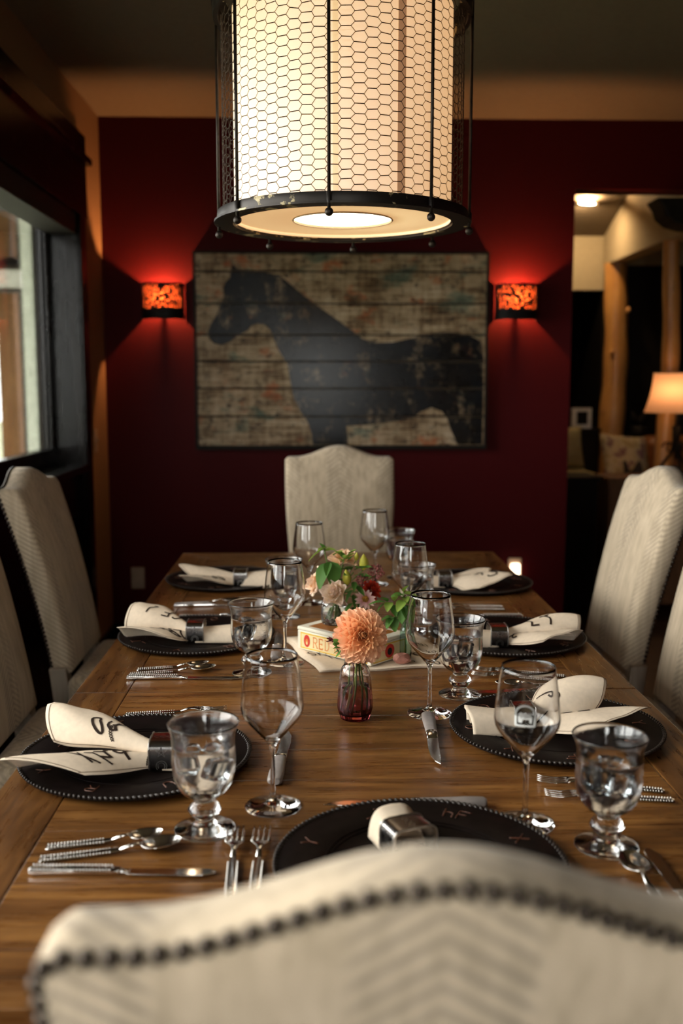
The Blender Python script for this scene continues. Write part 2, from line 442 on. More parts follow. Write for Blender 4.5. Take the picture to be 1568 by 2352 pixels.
struct(slab('wall_living_upper', [(1.0, 4.2, YB+WT, YB+WT+.02, ZC, 3.4)], M['living_paint']))
def log_column(name, label, x, y, r, h, seed):
    rnd = random.Random(seed); t = thing(name, label, 'column', (x, y, 0), 0, 'peeled log columns')
    nz = 28; n = 20; V = []; F = []
    ph = rnd.random()*6
    for i in range(nz+1):
        z = h*i/nz; rr = r*(1.12-.22*i/nz) * (1+.05*math.sin(i*1.3+ph)); ox = .012*math.sin(i*.33+ph); oy = .01*math.cos(i*.27)
        for k in range(n):
            a = 2*PI*k/n; q = rr*(1+.03*math.sin(3*a+i*.4)); V.append((ox+q*math.cos(a), oy+q*math.sin(a), z))
    for i in range(nz):
        for k in range(n): F.append((i*n+k, i*n+(k+1) % n, (i+1)*n+(k+1) % n, (i+1)*n+k))
    mesh('trunk', V, F, M['log'], t, True)
    for k in range(5):
        z = h*(.2+.16*k+.04*rnd.random()); a = -2.6+rnd.random()*2.0
        B().ball((r*1.0*math.cos(a), r*1.0*math.sin(a), z), r*.20, 8, 6, (1,1,1.3)).build('knot', M['log'], t, True)
    return t
log_column('log_column', 'thick peeled log column left of the table lamp', 2.205, 7.39, .090, 2.24, 3)
log_column('log_column', 'slim knotty log column behind the glowing table lamp', 2.195, 6.21, .055, 2.24, 8)
# rounded dark timber at the top of the opening
b = B(); poly = [(1.80,2.345),(1.835,2.30),(1.85,2.255),(1.90,2.215),(1.98,2.195),(2.12,2.20),(2.12,2.345)]
b.prism(poly, 5.36, 5.56, lambda x, y, z: (x, z, y))
tag(bevel(b.build('timber_bracket', M['dark_wood']), .01), 'dark rounded timber bracket at the top of the living room opening', 'bracket')
# recessed can light
t = thing('ceiling_downlight', 'small round recessed ceiling light beyond the opening', 'downlight', (1.863, 7.00, 2.617))
t.rotation_euler = (math.atan(.25/.7), 0, 0)
t.location = (1.863, 7.00, 2.45+(7.5-7.00)*.25/.7-.035)
B().lathe([(.075,.004),(.075,-.006),(.058,-.008),(.055,.004)], 24).build('trim_ring', M['white_card'], t, True)
B().lathe([(.0,-.003),(.054,-.004),(.054,.0)], 24).build('lens', M['can_hot'], t)
# sofa, cushions, console, lamp
t = thing('leather_sofa', 'brown leather sofa behind the console table', 'sofa', (2.78, 6.74, 0))
def cushion(name, mat, parent, x0, x1, y0, y1, z0, z1, bv=.05):
    o = slab(name, [(x0, x1, y0, y1, z0, z1)], mat, parent); bevel(o, bv, 4); o.data.shade_smooth(); return o
cushion('base', M['sofa_leather'], t, -.80, 1.3, -.40, .45, .08, .42)
cushion('backrest', M['sofa_leather'], t, -.45, 1.3, .20, .50, .40, 1.00, .08)
cushion('armrest', M['sofa_leather'], t, -.85, -.60, -.42, .48, .08, .66, .08)
cushion('seat_cushion', M['sofa_leather'], t, -.58, .40, -.42, .24, .42, .58, .05)
cushion('seat_cushion', M['sofa_leather'], t, .40, 1.28, -.42, .24, .42, .58, .05)
for sx in (-.8, 1.2):
    for sy in (-.35, .4): slab('foot', [(sx, sx+.05, sy, sy+.05, 0, .08)], M['dark_wood'], t)
def pillow(name, label, mat, loc, rot, sx, sy, th):
    def f(u, v, s):
        a, c = 2*u-1, 2*v-1; e = (1-a**4)*(1-c**4)
        k = 1-.10*(1-abs(a))*abs(c)**3
        return (a*sx/2*(1-.06*(1-c*c)), c*sy/2*(1-.06*(1-a*a)), s*th/2*max(0, e)**.6)
    b = B(); b.grid(lambda u, v: f(u, v, 1), 14, 14); b.grid(lambda u, v: f(u, v, -1), 14, 14)
    o = b.build(name, mat, None, True, True); o.location = loc; o.rotation_euler = rot
    return tag(o, label, 'pillow')
pillow('throw_pillow', 'pale floral throw pillow on the leather sofa', M['pillow'], (2.07, 6.60, .855), (1.15, .1, .25), .36, .38, .13)
pillow('throw_pillow', 'plain olive throw pillow next to the dark doorway', M['olive_cloth'], (1.67, 6.80, .935), (1.25, 0, .1), .34, .30, .12)
b = B(); b.grid(lambda u, v: (lerp(1.96, 2.10, u), lerp(6.22, 6.29, v), .95-.38*abs(v-.4)-.06*math.sin(u*7)-.15*u*u), 10, 8)
o = b.build('folded_blanket', M['blanket'], None, True); sm = o.modifiers.new('s', 'SOLIDIFY'); sm.thickness = .02
o.location.z = -.05
tag(o, 'dark blanket slung in front of the floral pillow', 'blanket')
t = thing('armchair', 'dark armchair with olive seat cushion at the edge of the red wall', 'armchair', (1.68, 6.82, 0))
cushion('base', M['dark_wood'], t, -.30, .22, -.35, .30, .05, .70, .03)
cushion('seat_cushion', M['olive_cloth'], t, -.28, .20, -.33, .10, .70, .78, .03)
for sx in (-.28, .15):
    for sy in (-.32, .25): slab('foot', [(sx, sx+.04, sy, sy+.04, 0, .05)], M['dark_wood'], t)
t = thing('console_table', 'brown wooden console table carrying the table lamp', 'table', (2.2, 5.95, 0))
slab('top', [(-.48, .70, -.16, .16, .785, .82)], M['console_wood'], t)
slab('body', [(-.47, .67, -.14, .14, .06, .785)], M['console_wood'], t)
for sx in (-.47, .62):
    for sy in (-.14, .09): slab('foot', [(sx, sx+.05, sy, sy+.05, 0, .06)], M['dark_wood'], t)
t = thing('shelf_shade_block', 'dark shelf over a black block painted as shade, left of the console table', 'cabinet', (1.50, 5.95, 0))
slab('body', [(-.16, .16, -.15, .15, .05, .80)], M['dark_wood'], t); slab('top', [(-.18, .18, -.17, .17, .80, .825)], M['dark_wood'], t)  # black body stands in for the shade beneath the shelf top
slab('foot', [(-.15, .15, -.14, .14, 0, .05)], M['dark_wood'], t)
lx, ly, lz = 2.17, 5.95, .82
t = thing('table_lamp', 'glowing bell-shaped table lamp on dark scrolled iron legs', 'lamp', (lx, ly, lz))
tl = NT('bell_shade'); tr = tl.node('BsdfTranslucent'); tr.inputs[0].default_value = (.95,.60,.38,1); df = tl.node('BsdfDiffuse'); df.inputs[0].default_value = (.7,.5,.32,1)
mx = tl.node('MixShader'); mx.inputs[0].default_value = .3; tl.L(tr.outputs[0], mx.inputs[1]); tl.L(df.outputs[0], mx.inputs[2]); tl.L(mx.outputs[0], tl.out.inputs[0])
prof = [(.195,.38),(.180,.42),(.163,.48),(.152,.54),(.147,.60),(.145,.615)]
b = B(); b.lathe(prof, 40); b.build('shade', tl.m, t, True)
B().tube([(.146*math.cos(2*PI*k/40), .146*math.sin(2*PI*k/40), .615) for k in range(40)], .004, 6, True).build('shade_trim', M['plate_tan'], t, True)
B().tube([(0,0,.10),(0,0,.55)], .010, 8).build('stem', M['dark_wood'], t, True)
for k in range(3):
    a = 2*PI*k/3+.5
    B().tube([(r*math.cos(a), r*math.sin(a), z) for r, z in ((.10,.0),(.075,.07),(.03,.13),(.015,.2),(.02,.30))], .009, 6).build('leg', M['dark_wood'], t, True)
    B().tube([((.02+.035*(1-q/9.))*math.cos(a)+.03*math.cos(q*.8)*math.cos(a), (.02+.035*(1-q/9.))*math.sin(a)+.03*math.cos(q*.8)*math.sin(a), .17+.03*math.sin(q*.8)) for q in range(10)], .006, 6).build('scroll', M['dark_wood'], t, True)
B().lathe([(0,.0),(.05,.0),(.05,.012),(0,.018)], 16).build('foot', M['dark_wood'], t)
ll = bpy.data.lights.new('table_lamp_bulb', 'POINT'); ll.energy = 1.3; ll.color = (1, .56, .27); ll.shadow_soft_size = .03
lo = bpy.data.objects.new('table_lamp_bulb', ll); link(lo, t); lo.location = (-.03, -.05, .50)
# framed photo on shelf in the dark doorway, dark leafy ornament
t = thing('photo_frame', 'small white matted photo frame in the dark doorway', 'photo frame', (1.975, 7.38, 1.04), .12)
slab('frame', [(-.075, .075, 0, .015, 0, .15)], M['white_card'], t); slab('photo', [(-.04, .045, -.002, 0, .03, .125)], M['dark_wood'], t)
t = thing('dark_shelf', 'tall dark cabinet holding the photo frame', 'cabinet', (1.98, 7.39, 0))
slab('body', [(-.22, .11, -.08, .08, 0, 1.02)], M['dark_wood'], t); slab('top', [(-.23, .12, -.09, .09, 1.02, 1.04)], M['dark_wood'], t)
t = thing('dark_ornament', 'dark leafy ornament standing behind the sofa', 'ornament', (2.41, 7.38, 0))
slab('stand', [(-.07, .07, -.08, .08, 0, .93)], M['dark_wood'], t)
B().lathe([(0,.93),(.05,.93),(.075,1.0),(.06,1.06),(0,1.06)], 14).build('pot', M['dark_wood'], t, True)
for a, l in ((-.6,.13),(.45,.18),(.1,.1)):
    B().tube([(0,0,1.04),(math.sin(a)*l*.5,0,1.04+l*.55),(math.sin(a)*l*.9,0,1.04+l)], [.02,.03,.004], 6).build('leaf', M['dark_wood'], t, True)

# ------------------------------------------------------------------ porch outside the side window
struct(slab('ground_outside', [(-30, XL-.2, -25, 40, -.25, -.15), (XL-.2, 4, -25, YR-.2, -.25, -.15)], M['ground']))
struct(slab('porch_ceiling', [(-3.2, -1.28, 2.6, 9.2, 2.52, 2.60)], M['porch_dark']))
t = thing('porch_post', 'square honey-coloured wooden post on the porch outside the window', 'post', (-2.105, 7.0, -.15))
bevel(slab('shaft', [(-.06, .06, -.06, .06, 0, 2.67)], M['porch_wood'], t), .006)
slab('base_block', [(-.08, .08, -.08, .08, 0, .12)], M['porch_wood'], t)
slab('cap_block', [(-.09, .09, -.09, .09, 2.17, 2.35)], M['porch_wood'], t)
t = thing('porch_wall', 'tan porch wall with painted shadow strip behind the wooden post', 'wall', (-2.2, 8.2, -.15))
slab('panel', [(-.1, .6, 0, .1, 0, 2.67)], M['porch_tan'], t); slab('shade_strip', [(-.18, -.1, -.03, .1, 0, 2.67)], M['porch_dark'], t)  # dark strip is the shadow beside the post, put in as colour
t = thing('hanging_lantern', 'pale hanging lantern with dark cap outside the window', 'lantern', (-1.775, 6.0, 1.905))
bevel(slab('glass_box', [(-.07, .07, -.07, .07, .012, .125)], M['lantern_glass'], t), .01)
slab('base', [(-.078, .078, -.078, .078, 0, .012)], M['porch_dark'], t)
slab('band', [(-.075, .075, -.075, .075, .125, .14)], M['porch_dark'], t)
b = B(); b.lathe([(.115,.14),(.11,.155),(.05,.185),(.012,.20),(0,.20)], 20); b.build('cap', M['iron'], t, True)
B().tube([(0,0,.20),(.005,0,.4),(0,0,.615)], .004, 6).build('chain', M['iron'], t)
# ------------------------------------------------------------------ dining table
TZ = .76; TX0, TX1, TY0, TY1 = -.487, .652, .93, 3.61; TCX = (TX0+TX1)/2
tab = thing('dining_table', 'long brown plank dining table set with glasses and chargers', 'table', (TCX, 0, 0))
hw = (TX1-TX0)/2; rail = .105; g = .0012
secs = [(TY0, 1.952), (1.955, 2.62), (2.623, TY1)]
def plank(poly, mat, parent=tab, z0=TZ-.026, z1=TZ):
    o = B().prism(poly, z0, z1).build('plank', mat, parent)
    return bevel(o, .0018, 2)
for si, (a, c) in enumerate(secs):
    # outer ends mitred against an end board, leaf seams square
    lo_m = rail if si == 0 else 0.0; hi_m = rail if si == 2 else 0.0
    for s in (-1, 1):
        poly = [(s*hw, a), (s*hw, c), (s*(hw-rail), c-hi_m), (s*(hw-rail), a+lo_m)]
        if s < 0: poly = poly[::-1]
        poly = [(x, y+g if y == min(p[1] for p in poly) else y) for x, y in poly]
        plank(poly[::-1] if s > 0 and False else poly, M['table_long'])
    if si == 0: plank([(-hw+g, a), (hw-g, a), (hw-rail-g, a+rail-g), (-hw+rail+g, a+rail-g)], M['table_cross'])
    if si == 2: plank([(-hw+rail+g, c-rail+g), (hw-rail-g, c-rail+g), (hw-g, c), (-hw+g, c)], M['table_cross'])
    p0, p1 = a+lo_m, c-hi_m; n = max(2, round((p1-p0)/.16))
    cuts = [p0] + sorted(p0+(p1-p0)*(k+random.uniform(-.12,.12))/n for k in range(1, n)) + [p1]
    for k in range(n):
        plank([(-hw+rail+g, cuts[k]+g), (hw-rail-g, cuts[k]+g), (hw-rail-g, cuts[k+1]-g), (-hw+rail+g, cuts[k+1]-g)], M['table_cross'])
slab('sub_top', [(-hw+.004, hw-.004, TY0+.004, TY1-.004, TZ-.045, TZ-.0262)], M['table_under'], tab)
slab('apron', [(-hw+.09, -hw+.115, TY0+.09, TY1-.09, TZ-.13, TZ-.045)], M['table_leg'], tab)
slab('apron', [(hw-.115, hw-.09, TY0+.09, TY1-.09, TZ-.13, TZ-.045)], M['table_leg'], tab)
slab('apron', [(-hw+.115, hw-.115, TY0+.09, TY0+.115, TZ-.13, TZ-.045)], M['table_leg'], tab)
slab('apron', [(-hw+.115, hw-.115, TY1-.115, TY1-.09, TZ-.13, TZ-.045)], M['table_leg'], tab)
for sx in (-1, 1):
    for yy in (TY0+.11, TY1-.11):
        b = B(); b.lathe([(0,0),(.035,0),(.04,.05),(.03,.08),(.042,.16),(.05,.32),(.045,.48),(.035,.52),(.05,.55),(.05,.6),(0,.6)], 20, (sx*(hw-.11), yy, 0))
        o = b.build('leg', M['table_leg'], tab, True)
        slab('leg_block', [(sx*(hw-.11)-.05, sx*(hw-.11)+.05, yy-.05, yy+.05, .6, TZ-.045)], M['table_leg'], o)

# ------------------------------------------------------------------ upholstered chairs
CW, CZ0, CSH, CCR, CT = .230, .50, 1.066, 1.113, .068
def back_top(x):
    q = min(1., abs(x)/CW)
    if q > .93: return CSH-.012*((q-.93)/.07)**2
    return CSH + (CCR-CSH)*(.5+.5*math.cos(PI*min(1., q/.82)))**1.05
def back_outline():
    P = []
    for i in range(9): P.append((lerp(-.205, .205, i/8), CZ0))              # bottom, left to right
    for i in range(1, 16): t = i/16; P.append((lerp(.205, CW, smooth(t*1.2)), lerp(CZ0, CSH-.012, t)))
    for i in range(41): x = lerp(CW, -CW, i/40); P.append((x, back_top(x)))
    for i in range(15, 0, -1): t = i/16; P.append((-lerp(.205, CW, smooth(t*1.2)), lerp(CZ0, CSH-.012, t)))
    return P
OUT = back_outline()
def lean(x, y, z):                     # backrest leans back from the seat
    d = z-CZ0; return (x, y - .15*d - .17*d*d, z)
BY = -.20                              # front face of the backrest at its foot
cx_, cz_ = 0., .80
def offs(p, ins):
    dx, dz = p[0]-cx_, p[1]-cz_; L_ = math.hypot(dx, dz); return (p[0]-dx/L_*ins, p[1]-dz/L_*ins)
def make_back():
    V = []; F = []; N = len(OUT)
    layers = [(-CT, .016), (-CT+.004, .006), (-CT+.014, 0.), (-.016, 0.), (-.005, .005), (.0, .017)]
    for y, ins in layers:
        for p in OUT:
            q = offs(p, ins); V.append(lean(q[0], BY+y, q[1]))
    for i in range(len(layers)-1):
        for k in range(N): k2 = (k+1) % N; F.append((i*N+k, (i+1)*N+k, (i+1)*N+k2, i*N+k2))
    def cap(base, y, sgn, puff):
        prev = base
        for m in range(1, 7):
            f = 1-m/7.0; st = len(V)
            for p in OUT:
                q = offs(p, .016); z = cz_+(q[1]-cz_)*f; x = q[0]*f
                V.append(lean(x, BY+y+puff*(1-f**3), z))
            for k in range(N):
                k2 = (k+1) % N
                F.append((prev+k, prev+k2, st+k2, st+k) if sgn > 0 else (prev+k2, prev+k, st+k, st+k2))
            prev = st
        c = len(V); V.append(lean(0, BY+y+puff, cz_))
        for k in range(N):
            k2 = (k+1) % N; F.append((prev+k, prev+k2, c) if sgn > 0 else (prev+k2, prev+k, c))
    cap(0, -CT, -1, -.004); cap((len(layers)-1)*N, 0., 1, .014)
    return V, F
NAIL = None
def make_chair():
    global NAIL
    t = empty('upholstered_chair')
    V, F = make_back(); o = mesh('backrest', V, F, M['fabric'], t, True)
    bm = bmesh.new(); bm.from_mesh(o.data); bmesh.ops.recalc_face_normals(bm, faces=bm.faces); bm.to_mesh(o.data); bm.free(); o.data.shade_smooth()
    # nailheads along the rear edge, foot to foot over the top
    path = OUT[8:] ; path = [Vector((p[0], p[1])) for p in path]
    path.append(Vector(OUT[0])); seg = []; pitch = .0137; acc = .004
    nails = []
    for a, c in zip(path[:-1], path[1:]):
        L_ = (c-a).length
        while acc < L_:
            p = a + (c-a)*(acc/L_); nails.append(p); acc += pitch
        acc -= L_
    for p in nails:
        q = offs((p.x, p.y), .0035); v = Vector(lean(q[0], BY-CT+.0045, q[1]))
        if NAIL is None:
            bb = B(); bb.ball((0,0,0), .0060, 8, 5); vs, fs = bb.V, bb.F
            NAIL = bpy.data.meshes.new('nailhead'); NAIL.from_pydata(vs, [], fs); NAIL.shade_smooth(); NAIL.materials.append(M['nail'])
        no = bpy.data.objects.new('nailhead', NAIL); link(no, t); no.location = v
    s = slab('seat', [(-.245, .245, -.215, .245, .385, .495)], M['fabric'], t); bevel(s, .03, 4); s.data.shade_smooth()
    slab('seat_frame', [(-.225, .225, -.20, .22, .34, .39)], M['chair_leg'], t)
    for sx in (-1, 1):
        b = B(); x = sx*.20
        b.tube([(x, .20, .34), (x, .195, .15), (x, .205, 0)], [.026, .022, .018], 4); o = b.build('leg', M['chair_leg'], t)
        b = B(); V = []
        for z, y, r in ((.52, -.245, .026), (.34, -.225, .026), (.15, -.24, .023), (0, -.29, .019)):
            V += [(x-r, y-r, z), (x+r, y-r, z), (x+r, y+r, z), (x-r, y+r, z)]
        b.add(V, [(0,1,2,3), (15,14,13,12)] + [(i*4+k, (i+1)*4+k, (i+1)*4+(k+1) % 4, i*4+(k+1) % 4) for i in range(3) for k in range(4)])
        o = bevel(b.build('leg', M['chair_leg'], t), .004)
        slab('stretcher', [(x-.01, x+.01, -.215, .19, .14, .17)], M['chair_leg'], t)
    return t
ch0 = make_chair()
spots = [
  ('beige herringbone chair seen from behind in the foreground', (.070, .920, 0), 0.0),
  ('beige herringbone chair at the far head of the table, before the horse picture', (.10, 3.86, 0), PI),
  ('beige herringbone chair by the window, farther of the two on the left', (-.54, 3.17, 0), -PI/2),
  ('beige herringbone chair by the window, nearer of the two at left picture edge', (-.56, 2.45, 0), -PI/2),
  ('beige herringbone chair before the living room opening, farther of the two on the right', (.735, 3.15, 0), PI/2+.03),
  ('beige herringbone chair at the right picture edge, nearer of the two on the right', (.745, 2.50, 0), PI/2),
]
for i, (lb, loc, rz) in enumerate(spots):
    c = ch0 if i == 0 else copy_tree(ch0)
    tag(c, lb, 'chair', 'upholstered dining chairs'); c.location = loc; c.rotation_euler = (0, 0, rz)
# ------------------------------------------------------------------ pendant drum lamp
PX, PY = .062, 2.32
t = thing('drum_pendant', 'large drum pendant lamp wrapped in chicken wire with iron rings', 'lamp', (PX, PY, 0))
RB, ZB, ZT = .277, 1.735, 2.170
def hoop(name, z0, z1, r, parent):
    b = B(); b.lathe([(r-.006, z0), (r+.004, z0), (r+.005, z0+.004), (r+.005, z1-.004), (r+.004, z1), (r-.006, z1)], 72, (0,0,0), True)
    o = b.build(name, M['iron_chip'], parent); autosmooth(o, .7); return o
hoop('bottom_ring', ZB, ZB+.022, RB, t); hoop('top_ring', ZT, ZT+.032, RB+.004, t)
b = B(); b.lathe([(RB-.030, ZB-.002), (RB+.012, ZB-.002), (RB+.012, ZB+.002), (RB-.030, ZB+.002)], 72, (0,0,0), True); autosmooth(b.build('bottom_flange', M['iron_chip'], t), .7)
b = B(); b.lathe([(RB-.02, ZT+.032), (RB+.012, ZT+.032), (RB+.012, ZT+.038), (RB-.02, ZT+.038)], 72, (0,0,0), True); autosmooth(b.build('top_flange', M['iron_chip'], t), .7)
for k in range(8):
    a = math.radians(-7+45*k); cx, cy = math.cos(a), math.sin(a); r = RB+.0075
    o = B().tube([(r*cx, r*cy, ZB-.012), (r*cx, r*cy, ZT+.03)], .0035, 8).build('rod', M['iron'], t, True)
    B().ball((r*cx, r*cy, ZB-.019), .0088, 12, 8).build('ball_finial', M['iron'], o, True)
    B().lathe([(.0055, ZB-.002), (.0055, ZB+.020), (.0035, ZB+.022)], 8, (r*cx, r*cy, 0)).build('ferrule', M['iron_chip'], o, True)
# chicken wire, one woven net
b = B(); rw = RB-.009; cell = .0535; nc = 2*int(round(2*PI*rw/cell/2)); rows = 44; hz = (ZT-ZB-.01)/rows
rnd = random.Random(4); J = {}
def wp(i, z): 
    a = 2*PI*(i % (2*nc))/(2*nc)
    key = (i % (2*nc), round(z, 5))
    if key not in J: J[key] = (rnd.gauss(0, .0011), rnd.gauss(0, .0012))
    da, dz = J[key]; a += da/rw
    return Vector((rw*math.cos(a), rw*math.sin(a), z+dz))
for j in range(rows):
    zb = ZB+.008+j*hz
    for i in range(nc):
        c = 2*i + (j % 2)                              # cell centre index
        # short twisted flat at the top of each hexagon, two slanted sides
        p0, p1 = wp(c*1, zb+hz*.5), None
        left = wp(c-.0+0, zb); 
        A = wp(c, zb); 
        J.setdefault((c % (2*nc), 'x'), 0)
        q = 2*PI*rw/(2*nc)
        a0 = 2*PI*(c)/(2*nc)
        def pt(off, z, c=c):
            i0 = c; jj = J.setdefault((round((c+off) % (2*nc), 3), round(z, 4)), (rnd.gauss(0, .0008), rnd.gauss(0, .0007)))
            a = 2*PI*(c+off)/(2*nc) + jj[0]/rw
            return (rw*math.cos(a), rw*math.sin(a), z+jj[1])
        b.tube([pt(-.36, zb), pt(.36, zb)], .0010, 4, False, False)
        b.tube([pt(.36, zb), pt(.64, zb+hz)], .0007, 4, False, False)
        b.tube([pt(-.36, zb), pt(-.64, zb+hz)], .0007, 4, False, False)
o = b.build('wire_net', M['wire'], t, True); o['kind'] = 'stuff'
RS = .243
b = B(); b.lathe([(RS, ZB+.004), (RS, ZT+.02)], 96); b.build('shade', M['lamp_shade'], t, True)
for ang in (-62, -95, 150, 40):
    a0 = math.radians(ang); wd = .012 if ang == -62 else .007
    b = B(); b.grid(lambda u, v: ((RS+.0006)*math.cos(a0+(u-.5)*wd/RS*1.6), (RS+.0006)*math.sin(a0+(u-.5)*wd/RS*1.6), lerp(ZB+.006, ZT+.018, v)), 4, 1)
    b.build('shade_seam', M['lamp_seam'] if ang == -62 else M['lamp_ring'], t, True)
b = B(); b.lathe([(RS-.001, ZB+.010), (.112, ZB+.010), (.110, ZB+.013)], 72); b.build('bottom_diffuser', M['lamp_ring'], t, True)
b = B(); b.lathe([(.1105, ZB+.007), (.1125, ZB+.006), (.1145, ZB+.008), (.1125, ZB+.0105)], 72, (0,0,0), True); b.build('diffuser_lip', M['plate_tan'], t, True)
b = B(); b.lathe([(.1115, ZB+.012), (.06, ZB+.0125), (0.0, ZB+.0125)], 48); b.build('glowing_disc', M['lamp_glow'], t, True)
b = B(); b.lathe([(RS-.001, ZT+.02), (.03, ZT+.018)], 48); b.build('top_disc', M['white_card'], t)
B().tube([(0,0,ZT+.01),(0,0,ZC-.02)], .008, 8).build('down_rod', M['iron'], t, True)
B().lathe([(0,ZC-.001),(.065,ZC-.001),(.06,ZC-.02),(.012,ZC-.03),(0,ZC-.03)], 24).build('canopy', M['iron'], t, True)
for k in range(4):
    a = math.radians(38+90*k)
    B().tube([(RB*math.cos(a), RB*math.sin(a), ZT+.03), (.0, .0, ZT+.03)], .004, 6).build('spoke', M['iron'], t, True)

# ------------------------------------------------------------------ horse picture on planks
PXC, PZ0, PZ1 = .131, 1.037, 2.030; PHW = .745
art = thing('horse_picture', 'wide picture of a dark horse printed on weathered planks', 'picture', (PXC, YB, 0))
S = .001014; LX = -.611-PXC
def pc(cx, cy): return (LX+(cx-54)*S, 2.033-(cy-37)*S)
def plank_paint(horse):
    t = NT('horse_print' if horse else 'weathered_plank'); v = t.coord('Object')
    gr = t.noise(t.coord('Object', (2.0, 1, 34)), 2.6, 8, .7, .15)                  # fine grain along the plank
    vs = t.noise(t.coord('Object', (16, 1, 2.2)), 2.4, 6, .65)                      # scuffs across it
    bl = t.noise(t.coord('Object', (1.5, 1, 2.6)), 3.0, 6, .62)                     # large worn patches
    f = t.math('ADD', t.math('ADD', t.math('MULTIPLY', gr, .42), t.math('MULTIPLY', vs, .22)), t.math('MULTIPLY', bl, .36))
    c = t.ramp(f, [(.36, (.018,.011,.006)), (.44, (.11,.065,.03)), (.52, (.29,.205,.12)), (.62, (.46,.36,.25))])
    st = t.noise(t.coord('Object', (1.6, 1, 2.2), (0, .3, 0)), 4.2, 6, .68)
    c = t.mix(t.ramp(st, [(.575, 0.), (.66, .75)]), c, (.30,.075,.018))
    gn = t.noise(t.coord('Object', (1.2, 1, 2.5), (0, 0, .7)), 3.1, 6, .66, .5)
    c = t.mix(t.ramp(gn, [(.57, 0.), (.68, .7)]), c, (.035,.085,.065))
    sp = t.noise(t.coord('Object', (4, 1, 6)), 5, 8, .8)
    c = t.mix(t.ramp(sp, [(.54, 0.), (.62, .9)]), c, (.012,.008,.006))
    if horse:
        w = t.noise(t.coord('Object', (1.6, 1, 1.2)), 7, 9, .78)
        dk = t.mix(t.ramp(t.noise(v, 3.2, 6, .7), [(.45, 0.), (.66, 1.)]), (.0030,.0022,.0022), (.0065,.0085,.012))
        c = t.mix(t.ramp(w, [(.535, .985), (.66, .30)]), c, dk)
        t.bsdf(c, .22, 0, .17)
    else:
        t.bsdf(c, .42, 0, .15); t.bump(f, .2, .002)
    return t.m
M['plank'] = plank_paint(False); M['horse'] = plank_paint(True)
HORSE = [(250,98),(262,118),(275,128),(320,126),(430,146),(480,155),(540,205),(600,255),(660,300),(740,355),(830,420),(890,465),(950,485),(1040,483),(1140,462),(1200,442),(1290,432),(1370,436),(1440,455),(1488,478),(1500,560),(1500,700),(1500,995),
 (1375,995),(1340,920),(1320,860),(1290,825),(1240,808),(1190,825),(1150,855),(1100,870),(1000,885),(900,895),(810,900),(815,940),(820,995),(640,995),(635,940),(610,870),(575,820),(545,760),(530,680),(515,590),(470,520),(450,470),(430,420),(400,395),(370,392),(340,400),(320,425),(270,450),(230,480),(190,497),(150,490),(125,460),(120,430),(140,390),(165,350),(185,300),(205,260),(200,215),(215,185),(235,168),(240,130)]
def clip_band(poly, a, c):
    def cl(P, keep, val):
        out = []
        for i in range(len(P)):
            p, q = P[i], P[(i+1) % len(P)]; kp, kq = keep(p), keep(q)
            if kp: out.append(p)
            if kp != kq:
                t = (val-p[1])/(q[1]-p[1]); out.append((p[0]+(q[0]-p[0])*t, val))
        return out
    return cl(cl(poly, lambda p: p[1] >= a, a), lambda p: p[1] <= c, c)
from mathutils.geometry import tessellate_polygon
HTRI = tessellate_polygon([[Vector((p[0], p[1], 0)) for p in HORSE]])
cuts = [46, 137, 293, 447, 578, 712, 852, 1002]
for k in range(7):
    a, c = cuts[k]+3.6, cuts[k+1]-3.6; z1 = pc(0, a)[1]; z0 = pc(0, c)[1]
    d = .034 + .0015*((k*7) % 3)
    pk = bevel(slab('plank', [(-PHW+.012, PHW-.012, -d, -.012, z0, z1)], M['plank'], art), .002)
    V = []; F = []
    for tri in HTRI:
        P = clip_band([HORSE[i] for i in tri], a+1, c-1)
        if len(P) > 2:
            n0 = len(V); V += [(pc(*p)[0], -d-.0006, pc(*p)[1]) for p in P]; F.append(tuple(range(n0, n0+len(P))))
    # one object per connected piece
    bm = bmesh.new(); vs = [bm.verts.new(v) for v in V]
    for f in F:
        try: bm.faces.new([vs[i] for i in f])
        except ValueError: pass
    bmesh.ops.remove_doubles(bm, verts=bm.verts, dist=2e-5); left = set(bm.verts)
    while left:
        isl = set(); todo = [left.pop()]
        while todo:
            v = todo.pop(); isl.add(v)
            for e in v.link_edges:
                o2 = e.other_vert(v)
                if o2 in left: left.discard(o2); todo.append(o2)
        L_ = list(isl); ix = {v: i for i, v in enumerate(L_)}
        fs = [tuple(ix[v] for v in f.verts) for f in bm.faces if f.verts[0] in isl]
        if fs: mesh('horse_print', [v.co for v in L_], fs, M['horse'], pk)
    bm.free()
slab('backing', [(-PHW+.01, PHW-.01, -.012, -.001, PZ0+.01, PZ1-.01)], M['dark_wood'], art)
for q in [(-PHW, PHW, -.045, -.001, PZ1-.012, PZ1), (-PHW, PHW, -.045, -.001, PZ0, PZ0+.012), (-PHW, -PHW+.012, -.045, -.001, PZ0+.012, PZ1-.012), (PHW-.012, PHW, -.045, -.001, PZ0+.012, PZ1-.012)]:
    slab('frame_edge', [q], M['dark_wood'], art)

